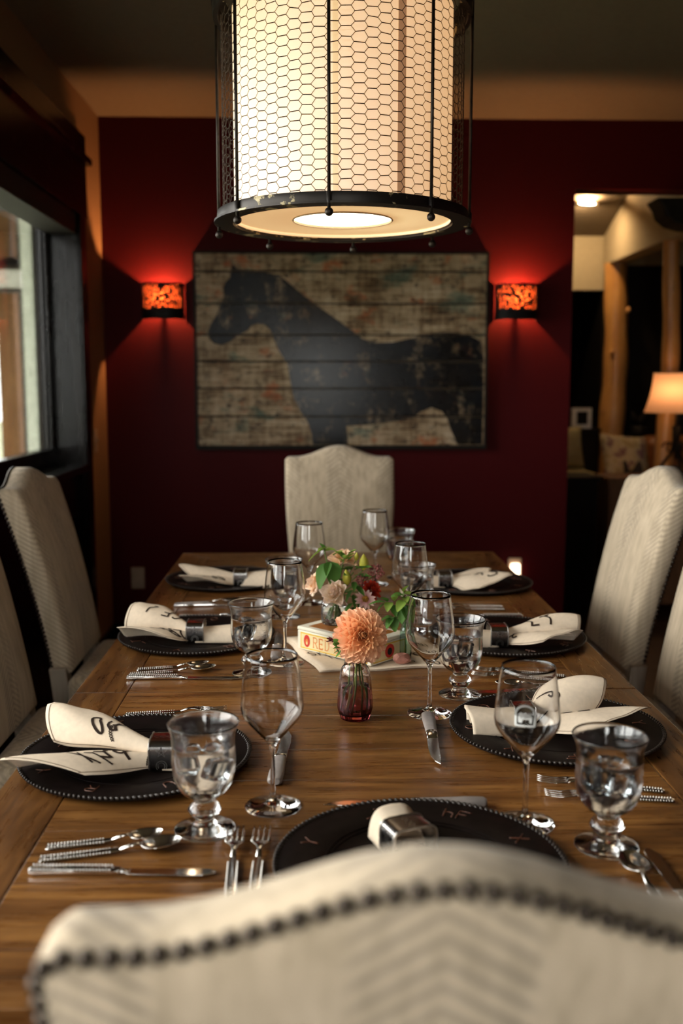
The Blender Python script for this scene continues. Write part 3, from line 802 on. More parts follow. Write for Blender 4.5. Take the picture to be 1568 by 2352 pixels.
# ------------------------------------------------------------------ pierced wall sconces
tl2 = NT('amber_liner'); tr2 = tl2.node('BsdfTranslucent'); tr2.inputs[0].default_value = (.085,.020,.007,1); df2 = tl2.node('BsdfDiffuse'); df2.inputs[0].default_value = (.20,.08,.03,1)
mx2 = tl2.node('MixShader'); mx2.inputs[0].default_value = .3; tl2.L(tr2.outputs[0], mx2.inputs[1]); tl2.L(df2.outputs[0], mx2.inputs[2]); tl2.L(mx2.outputs[0], tl2.out.inputs[0]); M['liner'] = tl2.m
def sconce(x, label, seed):
    t = thing('wall_sconce', label, 'wall lamp', (x, YB, 1.782), 0, 'pierced wall sconces')
    W, H, D = .104, .089, .105; rnd = random.Random(seed); nu, nv = 130, 60
    holes = []
    for _ in range(400):
        u, v = rnd.uniform(.14, .86), rnd.uniform(.30, .93); r = rnd.uniform(.018, .036)
        if all(math.hypot((u-a)*2.25, v-c) > (r+q)*1.42 for a, c, q, e in holes): holes.append((u, v, r, rnd.uniform(.85, 1.15)))
    def P(u, v):
        a = lerp(-PI/2, PI/2, u); s_ = math.sin(a); c_ = math.cos(a)
        return (W*math.copysign(abs(s_)**.75, s_), -.002-D*abs(c_)**.6, lerp(-H, H, v))
    V = [P(i/nu, j/nv) for i in range(nu+1) for j in range(nv+1)]; F = []
    for i in range(nu):
        for j in range(nv):
            u, v = (i+.5)/nu, (j+.5)/nv
            if any(((u-a)*2.25/e)**2+(v-c)**2 < q*q for a, c, q, e in holes): continue
            F.append((i*(nv+1)+j, i*(nv+1)+j+1, (i+1)*(nv+1)+j+1, (i+1)*(nv+1)+j))
    o = mesh('pierced_shade', V, F, M['black_metal'], t); sm = o.modifiers.new('s', 'SOLIDIFY'); sm.thickness = .0015
    b = B(); b.grid(lambda u, v: (P(lerp(.10, .90, u), 0)[0]*.95, P(lerp(.10, .90, u), 0)[1]*.95, lerp(-H*.50, H*.94, v)), 24, 4)
    b.build('amber_liner', M['liner'], t, True)
    slab('back_plate', [(-.05, .05, -.006, -.001, -.06, .06)], M['iron'], t)
    B().tube([(0,-.006,-.05),(0,-.055,-.05),(0,-.055,.004)], .009, 8).build('socket', M['iron'], t, True)
    B().ball((0, -.055, .016), .011, 12, 8).build('bulb', M['bulb_hot'], t, True)
sconce(-.767, 'dark pierced metal wall sconce left of the horse picture', 3)
sconce(1.018, 'dark pierced metal wall sconce right of the horse picture', 5)
# wall plates
t = thing('outlet_plate', 'tan wall outlet plate low on the red wall at left', 'outlet', (-.933, YB, .365))
bevel(slab('plate', [(-.035, .035, -.006, -.0005, -.057, .057)], M['plate_tan'], t), .003)
for z in (-.022, .022): slab('socket', [(-.014, .014, -.008, -.006, z-.014, z+.014)], M['plate_tan'], t)
t = thing('night_light', 'small glowing night light plugged into the red wall behind the table', 'night light', (1.045, YB, .405))
bevel(slab('plate', [(-.035, .035, -.006, -.0005, -.057, .057)], M['plate_tan'], t), .003)
o = slab('lens', [(-.024, .024, -.035, -.007, -.045, .03)], M['night_hot'], t); bevel(o, .008, 3)
t = thing('light_switch', 'dark tan switch plate on the left wall beside the window', 'switch', (XL, 4.86, 1.10))
bevel(slab('plate', [(.0005, .006, -.035, .035, -.057, .057)], M['plate_tan'], t), .003); slab('toggle', [(.006, .014, -.005, .005, -.01, .01)], M['plate_tan'], t)
# ------------------------------------------------------------------ strokes and glyphs (writing)
def ribbon(b, pts, nrm, w):
    """flat strip of width w along 3D pts with normals nrm"""
    n = len(pts); P = [Vector(p) for p in pts]; V = []
    for i in range(n):
        d = (P[min(i+1, n-1)] - P[max(i-1, 0)])
        if d.length < 1e-9: d = Vector((1,0,0))
        s_ = d.normalized().cross(Vector(nrm[i])).normalized() * (w/2)
        V += [P[i]-s_, P[i]+s_]
    b.add(V, [(2*i, 2*i+1, 2*i+3, 2*i+2) for i in range(n-1)])
def dens(poly, step):
    out = []
    for a, c in zip(poly[:-1], poly[1:]):
        k = max(1, int(math.hypot(c[0]-a[0], c[1]-a[1])/step))
        out += [(lerp(a[0], c[0], i/k), lerp(a[1], c[1], i/k)) for i in range(k)]
    out.append(poly[-1]); return out
def arc(cx, cy, rx, ry, a0, a1, n=14):
    return [(cx+rx*math.cos(math.radians(lerp(a0, a1, i/n))), cy+ry*math.sin(math.radians(lerp(a0, a1, i/n)))) for i in range(n+1)]
GL = {
 'U': [[(0,1),(0,.35)]+arc(.4,.35,.4,.35,180,360)+[(.8,1)]], 'T': [[(0,1),(.9,1)],[(.45,1),(.45,0)]],
 'Z': [[(0,1),(.8,1),(0,0),(.8,0)]], 'R': [[(0,0),(0,1),(.4,1)]+arc(.4,.75,.35,.25,90,-90)+[(0,.5)],[(.35,.5),(.8,0)]],
 'h': [[(0,1),(0,0)],[(0,.5)]+arc(.33,.35,.33,.25,180,0)+[(.66,0)]], 'F': [[(0,0),(0,1),(.8,1)],[(0,.55),(.6,.55)]],
 'X': [[(0,0),(.8,1)],[(0,1),(.8,0)]], 'O': [arc(.45,.5,.42,.5,0,360,22)], 'C': [arc(.5,.5,.45,.5,50,310,18)],
 'L': [[(0,1),(0,0),(.7,0)]], 'J': [[(.7,1),(.7,.3)]+arc(.4,.3,.3,.3,0,-180)], 'S': [arc(.4,.74,.34,.26,40,270,12)+arc(.4,.25,.36,.25,90,-140,12)],
 '@': [arc(.5,.5,.5,.5,0,360,22), arc(.5,.5,.22,.24,50,310,14)], 'K': [[(0,0),(0,1)],[(.75,1),(0,.45),(.75,0)]],
 '4': [[(.6,0),(.6,1),(0,.35),(.85,.35)]], 'n': [[(0,0),(0,.7)],[(0,.45)]+arc(.33,.4,.33,.3,180,0)+[(.66,0)]],
 '_': [[(0,0),(.9,0)]], 'Y': [[(0,1),(.4,.5),(.8,1)],[(.4,.5),(.4,0)]], 'E': [[(.7,0),(0,0),(0,1),(.7,1)],[(0,.5),(.55,.5)]], 'D': [[(0,0),(0,1),(.3,1)]+arc(.3,.5,.45,.5,90,-90)+[(0,0)]],
}
def serif_strokes(ch):
    S = [list(s) for s in GL[ch]]
    sr = {'R': [(-.12,0,.14),(-.12,1,.1),(.66,0,.96)], 'E': [(-.12,0,.1),(-.12,1,.1)], 'D': [(-.12,0,.1),(-.12,1,.1)], 'T': [(.3,0,.6)], 'O': []}.get(ch, [])
    for x0_, y_, x1_ in sr: S.append([(x0_, y_), (x1_, y_)])
    if ch == 'T': S += [[(0,1),(0,.82)], [(.9,1),(.9,.82)]]
    if ch == 'E': S += [[(.7,0),(.7,.16)], [(.7,1),(.7,.84)], [(.55,.4),(.55,.6)]]
    return S
def surf_print(name, surf, items, mat, parent, lift=.0007):
    """items: list of (polyline in (s,t) space, width); surf(s,t) -> Vector"""
    b = B()
    for poly, w in items:
        pts = []; nr = []
        for s_, t_ in poly:
            p = surf(s_, t_); e = .004
            n = (surf(s_+e, t_)-surf(s_-e, t_)).cross(surf(s_, t_+e)-surf(s_, t_-e)).normalized()
            if n.z < 0: n = -n
            pts.append(p + n*lift); nr.append(n)
        ribbon(b, pts, nr, w)
    return b.build(name, mat, parent)

# ------------------------------------------------------------------ chargers
def make_charger():
    t = empty('charger_plate')
    b = B(); b.lathe([(0,.0),(.120,.0),(.182,.006),(.187,.009),(.187,.012),(.182,.013),(.150,.0115),(.124,.0085),(.118,.0055),(0,.005)], 72)
    autosmooth(b.build('plate', M['leather'], t), .9)
    b = B(); n = 140
    for k in range(n):
        a = 2*PI*k/n; rot = Matrix.Rotation(a, 3, 'Z') @ Matrix.Rotation(-.7, 3, 'Z') @ Matrix.Rotation(.25, 3, 'X')
        b.ball((.1855*math.cos(a), .1855*math.sin(a), .0125), .0032, 6, 4, (.95,1.9,.9), rot)
    b.build('rope_rim', M['rope'], t, True)
    for r in (.1185, .124):
        B().tube([(r*math.cos(2*PI*k/60), r*math.sin(2*PI*k/60), .0085 if r > .12 else .0062) for k in range(60)], .0009, 4, True).build('stitch_line', M['leather'], t, True)
    marks = ['O', 'X', 'hF', '_T', 'Y', 'R', 'U', '@']
    for k, mk in enumerate(marks):
        a0 = 2*PI*k/8+.3; b = B(); x = 0
        for chn in mk:
            for st in GL[chn]:
                pts = []
                for (u, v) in dens(st, .12):
                    rr = .141+.022*v; aa = a0-(x+u-.4)*.022/.15*.9
                    zz = .0105 + .0022*(rr-.124)/.06
                    pts.append((rr*math.cos(aa), rr*math.sin(aa), zz+.0002))
                b.tube(pts, .0011, 5)
            x += 1.0
        b.build('brand_mark', M['brand'], t, True)
    return t
CH = [('NL', -.298, 1.592, 'near left setting by the near water goblet'), ('ML', -.292, 2.382, 'middle left setting'), ('FL', -.282, 3.08, 'far left setting'),
      ('NR', .427, 1.708, 'near right setting behind the logo wine glass'), ('MR', .462, 2.352, 'middle right setting'), ('FR', .475, 3.01, 'far right setting'), ('NE', .132, 1.205, 'setting right behind the foreground chair')]
c0 = make_charger()
for i, (k, x, y, lb) in enumerate(CH):
    c = c0 if i == 0 else copy_tree(c0)
    tag(c, 'round dark leather charger with roped rim, ' + lb, 'charger', 'leather chargers'); c.location = (x, y, TZ); c.rotation_euler = (0, 0, i*.9+.2)

# ------------------------------------------------------------------ napkins and rings
ZP = TZ + .006
def lobe(L, ang, w0, w1, th0, th1, z0, rise, skew=.0, point=.25, sign=1, bend=0., tw=0.):
    ca, sa = math.cos(ang), math.sin(ang)
    def S(s, t):
        t = max(-1.05, min(1.05, t)); s = max(-.02, min(1.02, s))
        se = s*(1-skew*t-point*abs(t)**1.15)
        w = lerp(w0, w1, smooth(s*1.1)); th = lerp(th0, th1, smooth(s*1.15)); r = w/th
        lat = r*math.sin(t*th); h = r*(math.cos(t*th)-math.cos(th)) if sign > 0 else r*(1-math.cos(t*th))
        tr_ = tw*s; lat, h = lat*math.cos(tr_)-h*math.sin(tr_), lat*math.sin(tr_)+h*math.cos(tr_)
        x = L*se; cyv = bend*se*se
        z = z0 + rise*math.sin(PI*.5*se)*1.0 + h*1.0 + .003*math.sin(9*se+5*t)*se
        return Vector((x*ca-(lat+cyv)*sa, x*sa+(lat+cyv)*ca, max(.0018+.0095*smooth((x-.045)/.06), z)))
    return S
def text_items(txt, s0, t0, ds, dt, w, rot=0.0, aspect=1.0):
    """glyph string in (s,t) space starting at s0,t0; ds glyph width, dt glyph height"""
    out = []; x = 0; c_, s_ = math.cos(rot), math.sin(rot)
    for chn in txt:
        if chn != ' ':
            for st in GL[chn]:
                P = []
                for u, v in dens(st, .15):
                    a = (x+u)*ds; h = v*dt
                    P.append((s0 + a*c_ - h*s_*.35, t0 + a*s_*2.8 + h*c_))
                out.append((P, w))
        x += 1.25
    return out
def rope_items(s0, t0, s1, t1, curve=.1):
    out = []; n = 22
    for ph in (0, PI):
        P = []
        for i in range(n*4+1):
            q = i/(n*4); s_ = lerp(s0, s1, q)+curve*math.sin(PI*q); t_ = lerp(t0, t1, q)
            o = math.sin(q*n*PI*.7+ph); P.append((s_+.012*o, t_+.025*o))
        out.append((P, .0016))
    return out
def make_napkin(key, loc, rz, lobes, prints, inner, label, group='napkins in silver rings', ringlabel=''):
    t = thing('cloth_napkin', label, 'napkin', loc, rz, group)
    for li, (pr) in enumerate(lobes):
        S = lobe(**pr)
        b = B(); b.grid(lambda u, v: S(u, 2*v-1), 26, 16)
        o = b.build('fold', M['linen'], t, True)
        sm = o.modifiers.new('s', 'SOLIDIFY'); sm.thickness = .0011; sm.offset = -1 if True else 0
        # make normals point up
        bm = bmesh.new(); bm.from_mesh(o.data); up = sum(f.normal.z for f in bm.faces)
        if up < 0: bmesh.ops.reverse_faces(bm, faces=bm.faces)
        bm.to_mesh(o.data); bm.free()
        hem = [([(q/24, .93) for q in range(25)], .0011), ([(q/24, -.93) for q in range(25)], .0011), ([(.965, -.93+1.86*q/24) for q in range(25)], .0011)]
        surf_print('hem_stitch', S, hem, M['hem'], o)
        if li in prints: surf_print('printed_marks', S, prints[li], M['print'], o, .0008)
    # the short end on the other side of the ring
    for (L, w, h, z0, dy, flare) in inner:
        def Q(u, v, s=1):
            a = lerp(-.12, 1.12, v)*PI; e = .55
            ww = w*lerp(.9, flare, u); hh = h*lerp(.95, lerp(1, flare, .4), u)
            c_, s_ = math.cos(a), math.sin(a)
            return Vector((-L*u*(1-.10*abs(c_)), dy*u+ww*math.copysign(abs(c_)**e, c_), z0+.002+hh*(.0+max(s_, -.2)) if s_ > 0 else z0+.002))
        b = B(); b.grid(lambda u, v: Q(u, v), 14, 22); o = b.build('fold', M['linen'], t, True)
        sm = o.modifiers.new('s', 'SOLIDIFY'); sm.thickness = .0012; sm.offset = 0
        b = B(); b.grid(lambda u, v: (-L*.9*u, dy*u+(2*v-1)*w*.95*lerp(.9, flare, u), z0+.002+h*.45+.004*math.sin(3*v*PI)*u), 8, 10); o2 = b.build('inner_fold', M['linen'], o, True)
        b = B(); b.grid(lambda u, v: (-L*.97*u, dy*u+(2*v-1)*w*.98*lerp(.9, flare, u), z0+.0015), 6, 6); b.build('under_fold', M['linen'], o, True)
    return t
def make_ring(loc, rz, label, sc_=1.0):
    t = thing('napkin_ring', label, 'napkin ring', loc, rz, 'silver napkin rings')
    W, H, Ln, th = .031*sc_, .0235*sc_, .021, .0016
    def outl(off):
        P = []
        for k in range(48):
            a = 2*PI*k/48; c_, s_ = math.cos(a), math.sin(a); e = .42
            P.append(((W+off)*math.copysign(abs(c_)**e, c_), H+(H+off)*math.copysign(abs(s_)**e, s_)+th))
        return P
    o_, i_ = outl(0), outl(-th); V = []; n = 48
    for x in (-Ln, Ln):
        for P in (o_, i_): V += [(x, p[0], p[1]) for p in P]
    F = []
    for k in range(n):
        k2 = (k+1) % n
        F += [(k, 2*n+k, 2*n+k2, k2), (n+k, n+k2, 3*n+k2, 3*n+k), (k, k2, n+k2, n+k), (2*n+k, 3*n+k, 3*n+k2, 2*n+k2)]
    o = mesh('band', V, F, M['silver_ring'], t); autosmooth(o, .7)
    for s in (-1, 1):
        x = s*(Ln-.0012)
        for ph in (0, PI):
            B().tube([(x+.0010*math.sin(k*1.7+ph), p[0]*1.02, H+th+(p[1]-H-th)*1.03) for k, p in enumerate(o_)], .0009, 4, True).build('rope_edge', M['silver_dull'], t, True)
    # star and horseshoe engraved on both long sides, diamonds on top
    for sy in (-1, 1):
        b = B(); y = sy*(W+.0006); zc = H*1.35+th
        st = [(.0085*math.sin(2*PI*k*2/5), zc+.0085*math.cos(2*PI*k*2/5)) for k in range(6)]
        ribbon(b, [(p[0], y, p[1]) for p in st], [(0, sy, 0)]*6, .0011)
        for rr in (.0085, .0055):
            hs = [(rr*math.cos(q), .011+rr*math.sin(q)) for q in [math.radians(-40+260*k/14) for k in range(15)]]
            ribbon(b, [(p[0], y, p[1]) for p in hs], [(0, sy, 0)]*15, .0009)
        b.build('engraving', M['silver_dull'], t)
    b = B(); zt = 2*H+th+.0005
    for q in (-.010, 0, .010):
        ribbon(b, [(q-.006, 0, zt), (q, .004, zt), (q+.006, 0, zt), (q, -.004, zt), (q-.006, 0, zt)], [(0,0,1)]*5, .0009)
    b.build('engraving', M['silver_dull'], t)
    return t
ti = text_items
INN = [(.085, .026, .030, .0, .0, 1.35)]
# near left: two long flaring tails to the left
LB = dict
make_napkin('NL', (-.246, 1.548, ZP), PI,
  [LB(L=.235, ang=-.40, w0=.026, w1=0.061, th0=2.0, th1=1.32, z0=.016, rise=.020, skew=-.12, point=0.30, bend=-.02, tw=-.25),
   LB(L=.250, ang=.24, w0=.027, w1=0.073, th0=1.9, th1=1.08, z0=.004, rise=.004, skew=.16, point=0.34, bend=.03, tw=.28)],
  {0: ti('nO', .42, -.25, 0.090, 0.69, 0.0045, .3)+rope_items(.32, -.8, .40, .7, .05), 1: ti('hF', .22, -.35, 0.102, 0.94, 0.0051, -.25)+ti('LX', .48, .15, 0.072, 0.62, 0.0039, -.2)+rope_items(.16, -.9, .20, .85, -.09)},
  INN, 'cream napkin with dark brand lettering, near left plate beside the water goblet')
make_napkin('ML', (-.288, 2.334, ZP), PI,
  [LB(L=.175, ang=-.42, w0=.026, w1=0.071, th0=2.0, th1=1.16, z0=.014, rise=.026, skew=-.15, point=0.20, tw=-.35),
   LB(L=.185, ang=.30, w0=.027, w1=0.068, th0=1.9, th1=1.16, z0=.004, rise=.006, skew=.2, point=0.41, tw=.3)],
  {0: ti('CF', .30, -.5, 0.120, 0.62, 0.0042, .2)+ti('L', .7, -.3, 0.096, 0.62, 0.0042), 1: ti('UT', .30, -.5, 0.132, 0.94, 0.0051, -.3)+ti('ZR', .22, .15, 0.120, 0.75, 0.0051, -.2)+rope_items(.16, -.9, .2, .6, -.06)},
  [(.15, .029, .030, .0, -.01, 1.5)], 'cream napkin with dark brand lettering, middle left plate')
make_napkin('FL', (-.230, 2.995, ZP), PI,
  [LB(L=.20, ang=-.24, w0=.026, w1=0.047, th0=2.0, th1=1.40, z0=.014, rise=.014, skew=-.1, point=0.41, tw=-.2),
   LB(L=.19, ang=.20, w0=.027, w1=0.054, th0=1.9, th1=1.24, z0=.004, rise=.002, skew=.2, point=0.47, tw=.25)],
  {1: ti('OC', .35, -.2, 0.120, 0.88, 0.0051, -.2)+ti('X', .7, -.3, 0.120, 0.75, 0.0045)},
  [(.11, .030, .036, .0, .02, 1.7)], 'cream napkin on the far left plate with wide flared inner end')
make_napkin('NR', (.362, 1.690, ZP), 0,
  [LB(L=.165, ang=.34, w0=.026, w1=0.059, th0=2.0, th1=1.16, z0=.016, rise=.040, skew=.15, point=0.41, tw=.5),
   LB(L=.225, ang=-.10, w0=.028, w1=0.068, th0=1.9, th1=1.01, z0=.004, rise=.012, skew=-.12, point=0.38, tw=-.2)],
  {0: ti('J', .35, -.3, 0.120, 0.88, 0.0051, .2), 1: ti('@L', .30, -.1, 0.120, 0.75, 0.0051, .2)+ti('S', .20, .35, 0.120, 0.62, 0.0045)+rope_items(.16, -.7, .24, .9, .03)},
  [(.10, .029, .034, .0, .012, 1.35)], 'cream napkin with upright pointed tip, near right plate behind the logo wine glass')
make_napkin('MR', (.425, 2.275, ZP), 0,
  [LB(L=.200, ang=.16, w0=.026, w1=0.057, th0=2.0, th1=1.16, z0=.014, rise=.024, skew=.15, point=0.24, tw=.35),
   LB(L=.195, ang=-.26, w0=.027, w1=0.064, th0=1.9, th1=1.08, z0=.004, rise=.010, skew=-.15, point=0.30, tw=-.3)],
  {0: ti('LT', .40, -.4, 0.132, 0.75, 0.0048, -.1), 1: ti('R@', .26, .0, 0.132, 0.78, 0.0054, .25)+ti('C', .2, -.5, 0.108, 0.62, 0.0045)+rope_items(.14, -.6, .24, .9, .05)},
  [(.075, .028, .032, .0, .0, 1.3)], 'cream napkin with dark brand lettering, middle right plate')
make_napkin('FR', (.386, 2.95, ZP), 0,
  [LB(L=.150, ang=.20, w0=.026, w1=0.050, th0=2.0, th1=1.24, z0=.012, rise=.012, skew=.1, point=0.34, tw=.1),
   LB(L=.205, ang=-.28, w0=.027, w1=0.068, th0=1.9, th1=0.85, z0=.008, rise=.014, skew=-.2, point=0.34, tw=.35)],
  {1: ti('CXS', .26, .05, 0.156, 0.75, 0.0054, -.15)},
  [(.075, .028, .030, .0, .0, 1.3)], 'cream napkin with dark brand lettering, far right plate')
make_napkin('NE', (.118, 1.225, ZP), -PI/2+.38,
  [LB(L=.16, ang=-.25, w0=.026, w1=0.053, th0=2.0, th1=1.24, z0=.008, rise=.006, skew=.1, point=0.41),
   LB(L=.15, ang=.3, w0=.027, w1=0.053, th0=1.9, th1=1.24, z0=.004, rise=.004, skew=-.1, point=0.41)],
  {}, [(.078, .029, .034, .0, .012, 1.25)], 'rolled cream napkin on the plate right behind the foreground chair')
for x, y, rz, lb in [(-.246, 1.548, 0, 'near left plate, partly behind the water goblet'), (-.288, 2.334, 0, 'middle left plate'), (-.230, 2.995, 0, 'far left plate'),
     (.362, 1.690, 0, 'near right plate behind the logo wine glass'), (.425, 2.275, 0, 'middle right plate'), (.386, 2.95, 0, 'far right plate'), (.118, 1.225, -PI/2+.38, 'plate right behind the foreground chair')]:
    make_ring((x, y, ZP+.0006), rz, 'silver napkin ring with engraved star, ' + lb)
# ------------------------------------------------------------------ glassware
def wine_profile():
    outer = [(0,.0),(.0415,.0),(.0418,.0012),(.040,.0022),(.025,.0045),(.010,.0085),(.0050,.015),(.0038,.030),(.0035,.060),(.0040,.085),(.0065,.096),(.0120,.103),(.024,.1165),(.0365,.1310),(.0435,.1420),(.0458,.1520),(.0455,.162),(.0430,.188),(.0395,.213),(.0372,.2300)]
    inner = [(.0365,.2300),(.0388,.213),(.0422,.188),(.0446,.162),(.0448,.153),(.0425,.1430),(.0355,.1322),(.0225,.1178),(.0105,.1060),(.0040,.1035),(0,.1030)]
    return outer, inner
def dense_prof(P, n):
    return [(max(0., v.x), v.y) for v in spline([(p[0], p[1], 0) for p in P], n)]
def make_wine():
    t = empty('wine_glass'); o_, i_ = wine_profile()
    prof = [(0,0)] + o_[1:4] + dense_prof(o_[4:], 3) + dense_prof(i_, 3)
    B().lathe(prof, 48).build('glass_body', M['glass'], t, True, True)
    return t
WG = [(-.065, 1.402, 'near left, beside the large water goblet'), (.294, 1.337, 'near right, printed with a white animal logo'), (-.070, 2.161, 'middle left, beside the cigar box'), (.212, 1.811, 'middle right, in front of the frosted goblet'),
      (-.020, 2.767, 'far left, behind the bouquet'), (.230, 2.402, 'far right, above the leafy green bottle'), (.180, 3.03, 'farthest, before the end chair')]
w0 = make_wine(); WOBJ = []
for i, (x, y, lb) in enumerate(WG):
    c = w0 if i == 0 else copy_tree(w0)
    tag(c, 'empty tall-stemmed wine glass, ' + lb, 'wine glass', 'wine glasses on the dining table'); c.location = (x, y, TZ+.0002); WOBJ.append(c)
# white printed logo on the near right glass: arched frame with a standing animal
def on_bowl(u, v):                         # u metres sideways, v metres up from z=.168
    z = .158+v; r = lerp(.0457, .0395, max(0, min(1, (z-.158)/.055)))+.0004
    a = -PI/2 - .28 + u/r; return (r*math.cos(a), r*math.sin(a), z)
b = B()
fr = [(-.013, .0)] + [(-.013, .016)] + arc(0, .016, .013, .011, 180, 0, 14) + [(.013, .0), (-.013, 0)]
pts = [on_bowl(*p) for p in dens(fr, .002)]; ribbon(b, pts, [Vector((p[0], p[1], 0)).normalized() for p in pts], .0030)
an = [(-.009,.004),(-.0095,.011),(-.0085,.0165),(-.006,.0185),(-.003,.0165),(.003,.0165),(.0075,.0160),(.0095,.012),(.009,.004),(.006,.004),(.0055,.009),(.001,.0085),(-.003,.009),(-.004,.004)]
bm = bmesh.new(); f = bm.faces.new([bm.verts.new(on_bowl(*p)) for p in an]); bmesh.ops.triangulate(bm, faces=[f])
me = bpy.data.meshes.new('printed_animal'); bm.to_mesh(me); bm.free(); me.materials.append(M['frost_print'])
o = bpy.data.objects.new('printed_animal', me); link(o, WOBJ[1]); b.build('printed_frame', M['frost_print'], WOBJ[1])

def make_goblet():
    t = empty('water_goblet')
    o_ = [(.0425,.0022),(.038,.0040),(.020,.0085),(.0145,.0125),(.0140,.0175),(.0180,.0215),(.0225,.0280),(.0228,.0320),(.0180,.0385),(.0140,.0430),(.0175,.0480),(.0290,.0555),(.0385,.0680),(.0430,.0830),(.0442,.1000),(.0438,.1180),(.0440,.1350),(.0470,.1480),(.0500,.1550)]
    i_ = [(.0492,.1565),(.0460,.1480),(.0424,.1350),(.0416,.1180),(.0419,.1000),(.0409,.0850),(.0366,.0710),(.0273,.0600),(.0142,.0545),(0,.0530)]
    prof = [(0,0),(.0415,.0),(.0428,.0010)] + dense_prof(o_, 3) + dense_prof(i_, 3)
    B().lathe(prof, 48).build('glass_body', M['fogged'], t, True, True)
    wi = [(0,.0526),(.0145,.0541),(.0276,.0596),(.0369,.0708),(.0412,.0850),(.0422,.1000),(.0419,.1180),(.0424,.1250)]
    B().lathe([(0,.0526)] + dense_prof(wi, 3)[1:] + [(.0405,.1245),(0,.1245)], 40).build('water', M['water'], t, True, True)
    return t
GB = [(-.157, 1.328, 'near left, in front of the lettered napkin'), (.389, 1.263, 'near right corner'), (-.139, 2.079, 'middle left, beside the spoons'), (.286, 1.923, 'middle right, beside the steak knife handle'),
      (-.086, 2.602, 'far left, behind a wine glass'), (.258, 2.52, 'far right, behind the leafy green bottle'), (.266, 3.125, 'farthest, before the end chair')]
g0 = make_goblet()
ICE = None
for i, (x, y, lb) in enumerate(GB):
    c = g0 if i == 0 else copy_tree(g0)
    tag(c, 'stemmed glass goblet of iced water, ' + lb, 'goblet', 'water goblets'); c.location = (x, y, TZ+.0002); c.rotation_euler = (0, 0, i*.7)
    rnd = random.Random(i+20)
    for k in range(2):
        if ICE is None:
            bb = B(); bb.box(-.5,.5,-.5,.5,-.5,.5); io = bb.build('ice_cube', M['ice']); bm = bmesh.new(); bm.from_mesh(io.data)
            bmesh.ops.bevel(bm, geom=bm.edges[:], offset=.2, segments=3, profile=.6, affect='EDGES'); bm.to_mesh(io.data); bm.free(); io.data.shade_smooth(); ICE = io.data; bpy.data.objects.remove(io)
        io = bpy.data.objects.new('ice_cube', ICE); link(io, c); s_ = .019
        a = k*2.1+rnd.random(); io.location = (.017*math.cos(a), .017*math.sin(a), .088+.012*k); io.scale = (s_*1.15, s_, s_*1.5); io.rotation_euler = (rnd.uniform(-.4,.4), rnd.uniform(-.4,.4), a)

# ------------------------------------------------------------------ cutlery (local +X from handle end to tip)
def loft(b, secs, n=10, e=.7):
    """secs: (x, half width, half height, z centre)"""
    V = []; F = []
    for x, w, h, z in secs:
        for k in range(n):
            a = 2*PI*k/n; c_, s_ = math.cos(a), math.sin(a)
            V.append((x, w*math.copysign(abs(c_)**e, c_), z+h*math.copysign(abs(s_)**e, s_)))
    for i in range(len(secs)-1):
        for k in range(n): k2 = (k+1) % n; F.append((i*n+k, i*n+k2, (i+1)*n+k2, (i+1)*n+k))
    F.append(tuple(range(n-1, -1, -1))); F.append(tuple((len(secs)-1)*n+k for k in range(n)))
    b.add(V, F)
def beads(parent, L, w, z, mat):
    b = B(); n = int(L/.0042)
    for s in (-1, 1):
        for k in range(n): b.ball((.004+k*(L-.008)/max(1, n-1), s*w*.86, z), .0017, 6, 3)
    for k in range(int(L/.009)): b.ball((.008+k*.009, 0, z-.0003), .0016, 6, 3, (1.6, 1., .5))
    return b.build('beading', mat, parent, True)
def make_knife():
    t = empty('table_knife')
    b = B(); loft(b, [(0,.006,.003,.0045),(.003,.0085,.0042,.0048),(.06,.0078,.0042,.0048),(.108,.0070,.0040,.0048),(.116,.0062,.0038,.0048)]); h = b.build('handle', M['silver'], t, True, sharp=.7)
    beads(h, .108, .0078, .0085, M['silver_dull'])
    b = B(); loft(b, [(.115,.0055,.0030,.0045),(.122,.0045,.0018,.004),(.128,.0075,.0010,.0035)]); b.build('bolster', M['silver'], t, True)
    poly = [(.126,-.0075),(.20,-.0095),(.222,-.0085),(.236,-.003),(.238,.003),(.228,.0085),(.126,.0075)]
    bevel(B().prism(poly, .0026, .0042).build('blade', M['silver'], t), .0006)
    return t
def make_spoon(L):
    t = empty('spoon'); k = L/.185; bl = .055*k; hl = .105*k
    b = B(); loft(b, [(0,.0055,.0016,.0022),(.003,.0085*k,.0020,.0026),(hl*.55,.0068*k,.0020,.0030),(hl,.0048*k,.0020,.0048)]); h = b.build('handle', M['silver'], t, True, sharp=.7)
    beads(h, hl*.9, .0068*k, .0046, M['silver_dull'])
    b = B(); loft(b, [(hl-.002,.0046*k,.0020,.0048),(hl+.016*k,.0030*k,.0022,.0090),(L-bl+.004,.0042*k,.0016,.0100)], 8); b.build('neck', M['silver'], t, True)
    def S(u, v, dz):
        x = 2*u-1; ww = .0185*k*math.sqrt(max(0, 1-abs(x)**2.3))*(1+.12*-x); y = (2*v-1)*ww
        q = min(1, abs(2*v-1)); dep = .0085*k*(1-q*q*.96)*max(0, 1-abs(x)**2.6)
        return (L-bl/2+x*bl/2, y, .0102+.0012*x - dep + dz)
    b = B(); b.grid(lambda u, v: S(u, v, .0), 16, 12); o = b.build('bowl', M['silver'], t, True); sm = o.modifiers.new('s', 'SOLIDIFY'); sm.thickness = .0010; sm.offset = 0
    return t
